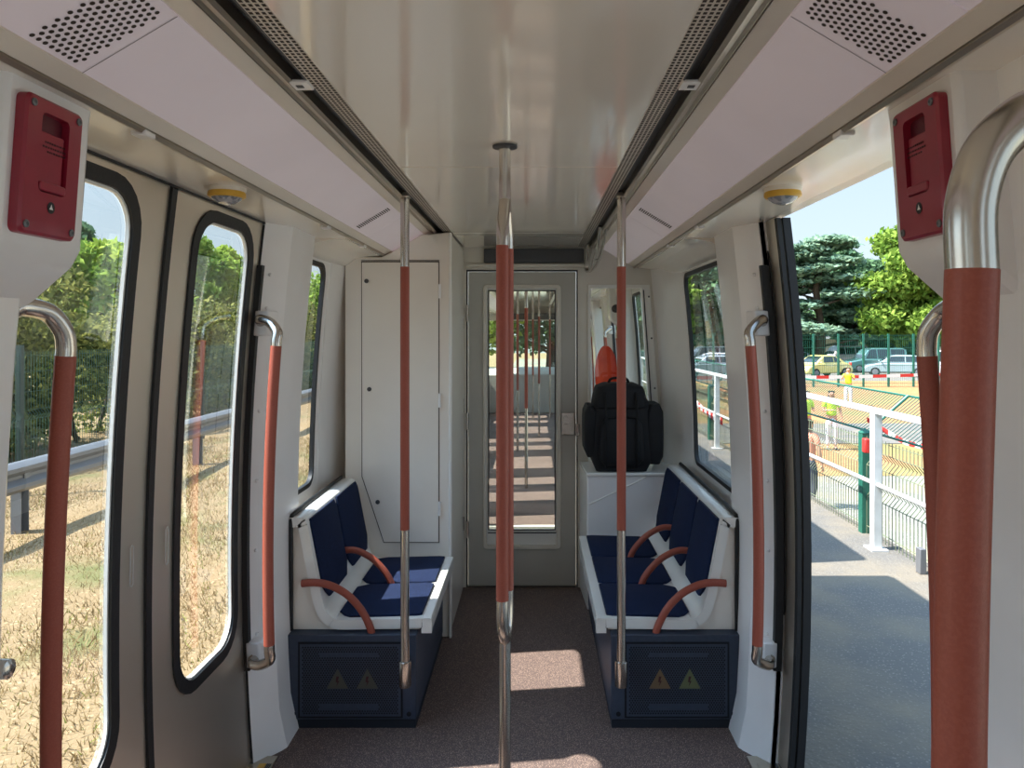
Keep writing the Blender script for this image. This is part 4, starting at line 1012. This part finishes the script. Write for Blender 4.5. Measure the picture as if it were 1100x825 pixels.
# ahead of the train, seen through the next carriage's windscreen
for k, (x, y, h, r, mm, lb) in enumerate(((-3.0, 36, 7.5, 3.2, 'leafy', 'yellow green tree ahead of the train, leftmost through the far windscreen'), (.9, 40, 7.0, 3.4, 'leafd', 'dark tree straight ahead of the train through the far windscreen'), (4.6, 38, 7.4, 3.0, 'leafd', 'dark tree ahead of the train, rightmost through the far windscreen'))):
    tree(lb, x, y, -.9, h, r, M[mm], 6000, .17, 'round', seed=40+k)
struct(MB().box(-12, 2.7, 30, 80, -1.2, -.62).build('ground', M['drygrass']))
struct(MB().box(-1.35, 1.02, -8, 60, -1.2, -.55).build('track_bed', M['gravel']))

# ------------------------------------------------------------------ outside, left: dry meadow, crash barrier, fence, hedge
GL = -.45
N = 60; gm = MB(); xs = np.linspace(-9.0, -1.25, 40); ys = np.linspace(-4, 32, 140); V = []
for y in ys:
    for x in xs: V.append((x, y, GL+.018*math.sin(x*3.1+y*1.3)+.015*math.sin(x*1.1-y*2.3)+random.uniform(-.008, .008)))
F = [(j*40+i, j*40+i+1, (j+1)*40+i+1, (j+1)*40+i) for j in range(139) for i in range(39)]
struct(gm.add(V, F).build('ground', M['drygrass']))
struct(MB().box(-60, -8.9, -20, 90, GL-.4, GL-.02).build('ground', M['drygrass']))
def grass(name, n, x0, x1, y0, y1, hmin, hmax, m, label):
    c = np.stack([RNG.uniform(x0, x1, n), y0+(y1-y0)*RNG.random(n)**1.5, np.full(n, GL-.01)], 1)
    a = RNG.uniform(0, 2*PI, n); h = RNG.uniform(hmin, hmax, n); w_ = RNG.uniform(.003, .007, n)
    e = np.stack([np.cos(a)*w_, np.sin(a)*w_, np.zeros(n)], 1); ln = np.stack([RNG.normal(0, .5, n)*h, RNG.normal(0, .5, n)*h, h], 1)
    V = np.stack([c-e, c+e, c+ln], 1).reshape(-1, 3)
    me = bpy.data.meshes.new(name); me.vertices.add(3*n); me.vertices.foreach_set('co', V.ravel()); me.loops.add(3*n)
    me.loops.foreach_set('vertex_index', np.arange(3*n, dtype=np.int32)); me.polygons.add(n); me.polygons.foreach_set('loop_start', np.arange(0, 3*n, 3, dtype=np.int32))
    me.materials.append(m); me.update(calc_edges=True)
    o = bpy.data.objects.new(name, me); COL.objects.link(o); return tag(o, label, 'grass', kind='stuff')
grass('dry_grass', 60000, -6.2, -1.5, 1.2, 14, .03, .075, M['blade'], 'short dry straw coloured grass covering the meadow left of the train')
grass('green_grass', 9000, -6.2, -1.5, 1.2, 14, .02, .06, M['bladeg'], 'sparse green blades scattered through the dry meadow')
cbx = -5.0
cr_ = thing('crash_barrier', 'grey galvanised crash barrier standing in the dry grass', 'crash barrier', (cbx, 9, GL))
beam = [(.0, .0), (.03, .015), (.075, .05), (.075, .09), (.02, .14), (.02, .17), (.075, .22), (.075, .26), (.03, .295), (.0, .31)]
bm_ = MB(); bm_.loft([[(cbx+.04-p[0]*-1, y, .0+GL+.42+p[1]) for p in beam]+[(cbx+.035-p[0]*-1, y, GL+.42+p[1]) for p in beam[::-1]] for y in (-2, 30)])
bm_.build('beam', M['galv'], cr_)
for k in range(8):
    y = 7.3+3.85*(k-2)
    MB().prism([(cbx-.05, y-.06), (cbx+.05, y-.06), (cbx+.05, y-.05), (cbx-.04, y-.05), (cbx-.04, y+.05), (cbx+.05, y+.05), (cbx+.05, y+.06), (cbx-.05, y+.06)], 'z', GL-.1, GL+.70).build('post', M['galv'], cr_)
    MB().box(cbx+.03, cbx+.07, y-.04, y+.04, GL+.5, GL+.66).build('spacer', M['galv'], cr_)
lf = thing('mesh_fence', 'green welded mesh fence between the crash barrier and the hedge', 'fence', (-6.3, 12, GL))
for k in range(11):
    y = 4.1+2.5*k; x = -6.25
    MB().box(x-.03, x+.03, y-.03, y+.03, GL-.05, 1.38).build('post', M['postd'], lf)
    if k < 10:
        wm = MB(); a, b = y+.03, y+2.47; n = 44
        for i in range(n+1):
            yy = a+(b-a)*i/n; wm.tube([(x, yy, GL+.02), (x, yy, GL+.2), (x+.05, yy, GL+.26), (x, yy, GL+.32), (x, yy, .45), (x+.05, yy, .51), (x, yy, .57), (x, yy, 1.3)], .0035, 3)
        for z in (GL+.05, GL+.2, GL+.32, .2, .45, .57, .8, 1.05, 1.25): wm.tube([(x, a, z), (x, b, z)], .004, 3)
        wm.build('mesh_panel', M['greenw'], lf)
for k in range(7):
    y = 9.5+3.3*k; rr = random.Random(60+k); bl_ = []
    for q in range(30): bl_.append((-8.3+rr.uniform(-.7, .5), y+rr.uniform(-1.8, 1.8), GL+rr.uniform(.0, 2.5+.25*math.sin(k*1.7)), .55, .6, .5))
    names = ['nearest', 'second', 'third', 'fourth', 'fifth', 'sixth', 'farthest']
    h = thing('hedge', 'ivy covered hedge clump behind the left fence, %s from the camera' % names[k], 'hedge', (-8.3, y, GL), 'hedge behind the left fence')
    hb = MB()
    for q in range(5): hb.tube([(-8.4+rr.uniform(-.4, .4), y+rr.uniform(-1.4, 1.4), GL-.05), (-8.4+rr.uniform(-.4, .4), y+rr.uniform(-1.4, 1.4), GL+1.6)], [.04, .02], 6)
    hb.build('stem', M['bark'], h); leaves('foliage', bl_, 12000, .06, M['leafi'], h, shellb=.3)
LT = [(-13.0, 20.0, 4.3, 1.8, 'leafg', 'round', 'bright green tree behind the hedge, leftmost in the near door window'), (-13.2, 23.6, 4.9, 1.8, 'leafy', 'round', 'yellow green tree behind the hedge, right part of the near door window'),
      (-14.5, 23.3, 5.4, 1.3, 'leafd', 'column', 'dark upright tree rising behind the hedge at the left picture edge'), (-13.2, 28.0, 5.6, 1.9, 'leafg', 'round', 'green tree behind the hedge at the left of the far door window'),
      (-13.0, 31.0, 5.7, 1.5, 'leafy', 'column', 'upright light green tree in the middle of the far door window'), (-13.4, 34.5, 4.8, 2.0, 'leafg', 'round', 'green tree in the right part of the far door window'),
      (-13.0, 46.0, 5.4, 2.8, 'leafg', 'round', 'green tree seen through the small left window'), (-15.0, 40.0, 4.4, 2.4, 'leafd', 'round', 'darker low tree left of the one in the small left window')]
for k, (x, y, h, r, mm, kd, lb) in enumerate(LT): tree(lb, x, y, GL, h, r, M[mm], 12000, .12, kd, seed=80+k)

# ------------------------------------------------------------------ people on the work site
def skin_obj(name, verts, edges, radii, m, parent, root_i=0, sub=1):
    me = bpy.data.meshes.new(name); me.from_pydata([tuple(v) for v in verts], edges, []); me.materials.append(m)
    o = bpy.data.objects.new(name, me); COL.objects.link(o); o.parent = parent
    sk = o.modifiers.new('skin', 'SKIN'); sk.use_smooth_shade = True
    if not me.skin_vertices: me.skin_vertices.new()
    for i, r in enumerate(radii):
        sv = me.skin_vertices[0].data[i]; sv.radius = r if isinstance(r, tuple) else (r, r); sv.use_root = (i == root_i)
    q = o.modifiers.new('sub', 'SUBSURF'); q.levels = sub; q.render_levels = sub
    return o
def person(label, loc, rz, top, legs, pose, hairlen=0, hat=False):
    r_ = thing('person', label, 'person', loc, None, rz)
    V = [(0, 0, .94), (0, 0, 1.10), (0, .0, 1.30), (0, 0, 1.42), (0, .0, 1.50), (0, .015, 1.56), (0, .02, 1.64), (0, .015, 1.69)]
    R = [(.14, .10), (.13, .09), (.15, .10), (.09, .07), .052, .066, .080, .060]; E = [(i, i+1) for i in range(7)]
    def add(p, r, frm): V.append(p); R.append(r); E.append((frm, len(V)-1)); return len(V)-1
    nz = add((0, .105, 1.595), .013, 6)
    for sd in (-1, 1):
        add((sd*.078, .01, 1.60), .014, 6)
        sh = add((sd*.18, 0, 1.40), .055, 3); el, wr = pose[0 if sd < 0 else 1]
        e_ = add((sd*el[0], el[1], el[2]), .040, sh); w_ = add((sd*wr[0], wr[1], wr[2]), .026, e_)
        dr = (Vector(V[w_])-Vector(V[e_])).normalized(); pv = Vector(V[w_])+dr*.07; pm = add(tuple(pv), (.034, .018), w_)
        sx = Vector((0, 1, 0)) if abs(dr.y) < .7 else Vector((1, 0, 0))
        for f, (o_, ln) in enumerate(((-.026, .06), (-.009, .075), (.009, .07), (.026, .055))):
            a_ = add(tuple(pv+dr*.035+sx*o_), .0085, pm); add(tuple(pv+dr*(.035+ln)+sx*o_*1.1+Vector((-sd*.012, 0, -.004))), .007, a_)
        t_ = add(tuple(pv+sx*-.040+dr*.0), .009, pm); add(tuple(pv+sx*-.052+dr*.035), .008, t_)
        hp = add((sd*.09, 0, .88), .085, 0); kn_ = add((sd*.10, legs[1 if sd > 0 else 0][0], .50), .056, hp); an = add((sd*.11, legs[1 if sd > 0 else 0][1], .09), .038, kn_); add((sd*.12, legs[1 if sd > 0 else 0][1]+.13, .04), .034, an)
    skin_obj('body', V, E, R, M['skin'], r_)
    skin_obj('trousers', [(0, 0, 1.0), (0, 0, .92), (-.09, 0, .86), (.09, 0, .86), (-.10, legs[0][0], .50), (.10, legs[1][0], .50), (-.11, legs[0][1], .12), (.11, legs[1][1], .12)], [(0, 1), (1, 2), (1, 3), (2, 4), (3, 5), (4, 6), (5, 7)], [(.155, .115), (.165, .12), .10, .10, .078, .078, .066, .066], M[legs[2]], r_, 1)
    TV = [(0, 0, .98), (0, 0, 1.15), (0, 0, 1.32), (0, 0, 1.41)]; TR = [(.16, .12), (.155, .115), (.18, .125), (.11, .085)]; TE = [(0, 1), (1, 2), (2, 3)]
    for sd in (-1, 1):
        el = pose[0 if sd < 0 else 1][0]; TV.append((sd*.185, 0, 1.39)); TR.append(.07); TE.append((3, len(TV)-1)); a = len(TV)-1
        mid = Vector((sd*.185, 0, 1.39)).lerp(Vector((sd*el[0], el[1], el[2])), .7); TV.append(tuple(mid)); TR.append(.058); TE.append((a, len(TV)-1))
    skin_obj('vest' if top == 'vest' else 'shirt', TV, TE, TR, M[top], r_, 1)
    skin_obj('hair', [(0, -.015, 1.62), (0, -.01, 1.69), (0, -.03, 1.62-hairlen)], [(0, 1), (0, 2)], [(.084, .078), (.078, .076), (.06, .03)], M['hair'], r_)
    for sd in (-1, 1):
        skin_obj('shoe', [(sd*.11, legs[1 if sd > 0 else 0][1]-.03, .05), (sd*.12, legs[1 if sd > 0 else 0][1]+.15, .04)], [(0, 1)], [(.048, .048), (.042, .036)], M['trd'], r_)
        MB().ball(tuple(Vector(loc)+Vector((sd*.030, .094, 1.615))), .010, 8).build('eye', M['ink'], r_)
    MB().box(loc[0]-.025, loc[0]+.025, loc[1]+.088, loc[1]+.094, loc[2]+1.548, loc[2]+1.556).build('mouth', M['redd'], r_)
    return r_
down = ((.25, .0, 1.13), (.27, .05, .90)); fold = ((.24, .03, 1.14), (.06, .24, 1.17)); up = ((.26, .12, 1.20), (.12, .30, 1.42))
st = (.02, 0)
person('person in a yellow green safety vest and white trousers, standing beyond the mesh fence', (8.68, 21.4, GR+.005), math.radians(170), 'vest', [(.02, 0), (.03, .02), 'trw'], (down, fold), .05)
person('person in a yellow green vest at the edge of the open door leaf', (7.95, 21.4, GR+.005), math.radians(200), 'vest', [(.02, 0), (.03, .02), 'trd'], (fold, down), .0)
person('person in a green vest raising hands to the face, near the red and white tape', (14.1, 33, GR+.13), math.radians(150), 'vest', [(.02, 0), (.03, .02), 'trw'], (up, up), .0)
person('person in a salmon top and dark trousers close behind the mesh fence', (5.38, 14.3, GR), math.radians(-60), 'salmon', [(.03, 0), (.05, -.05), 'trd'], (fold, down), .04)
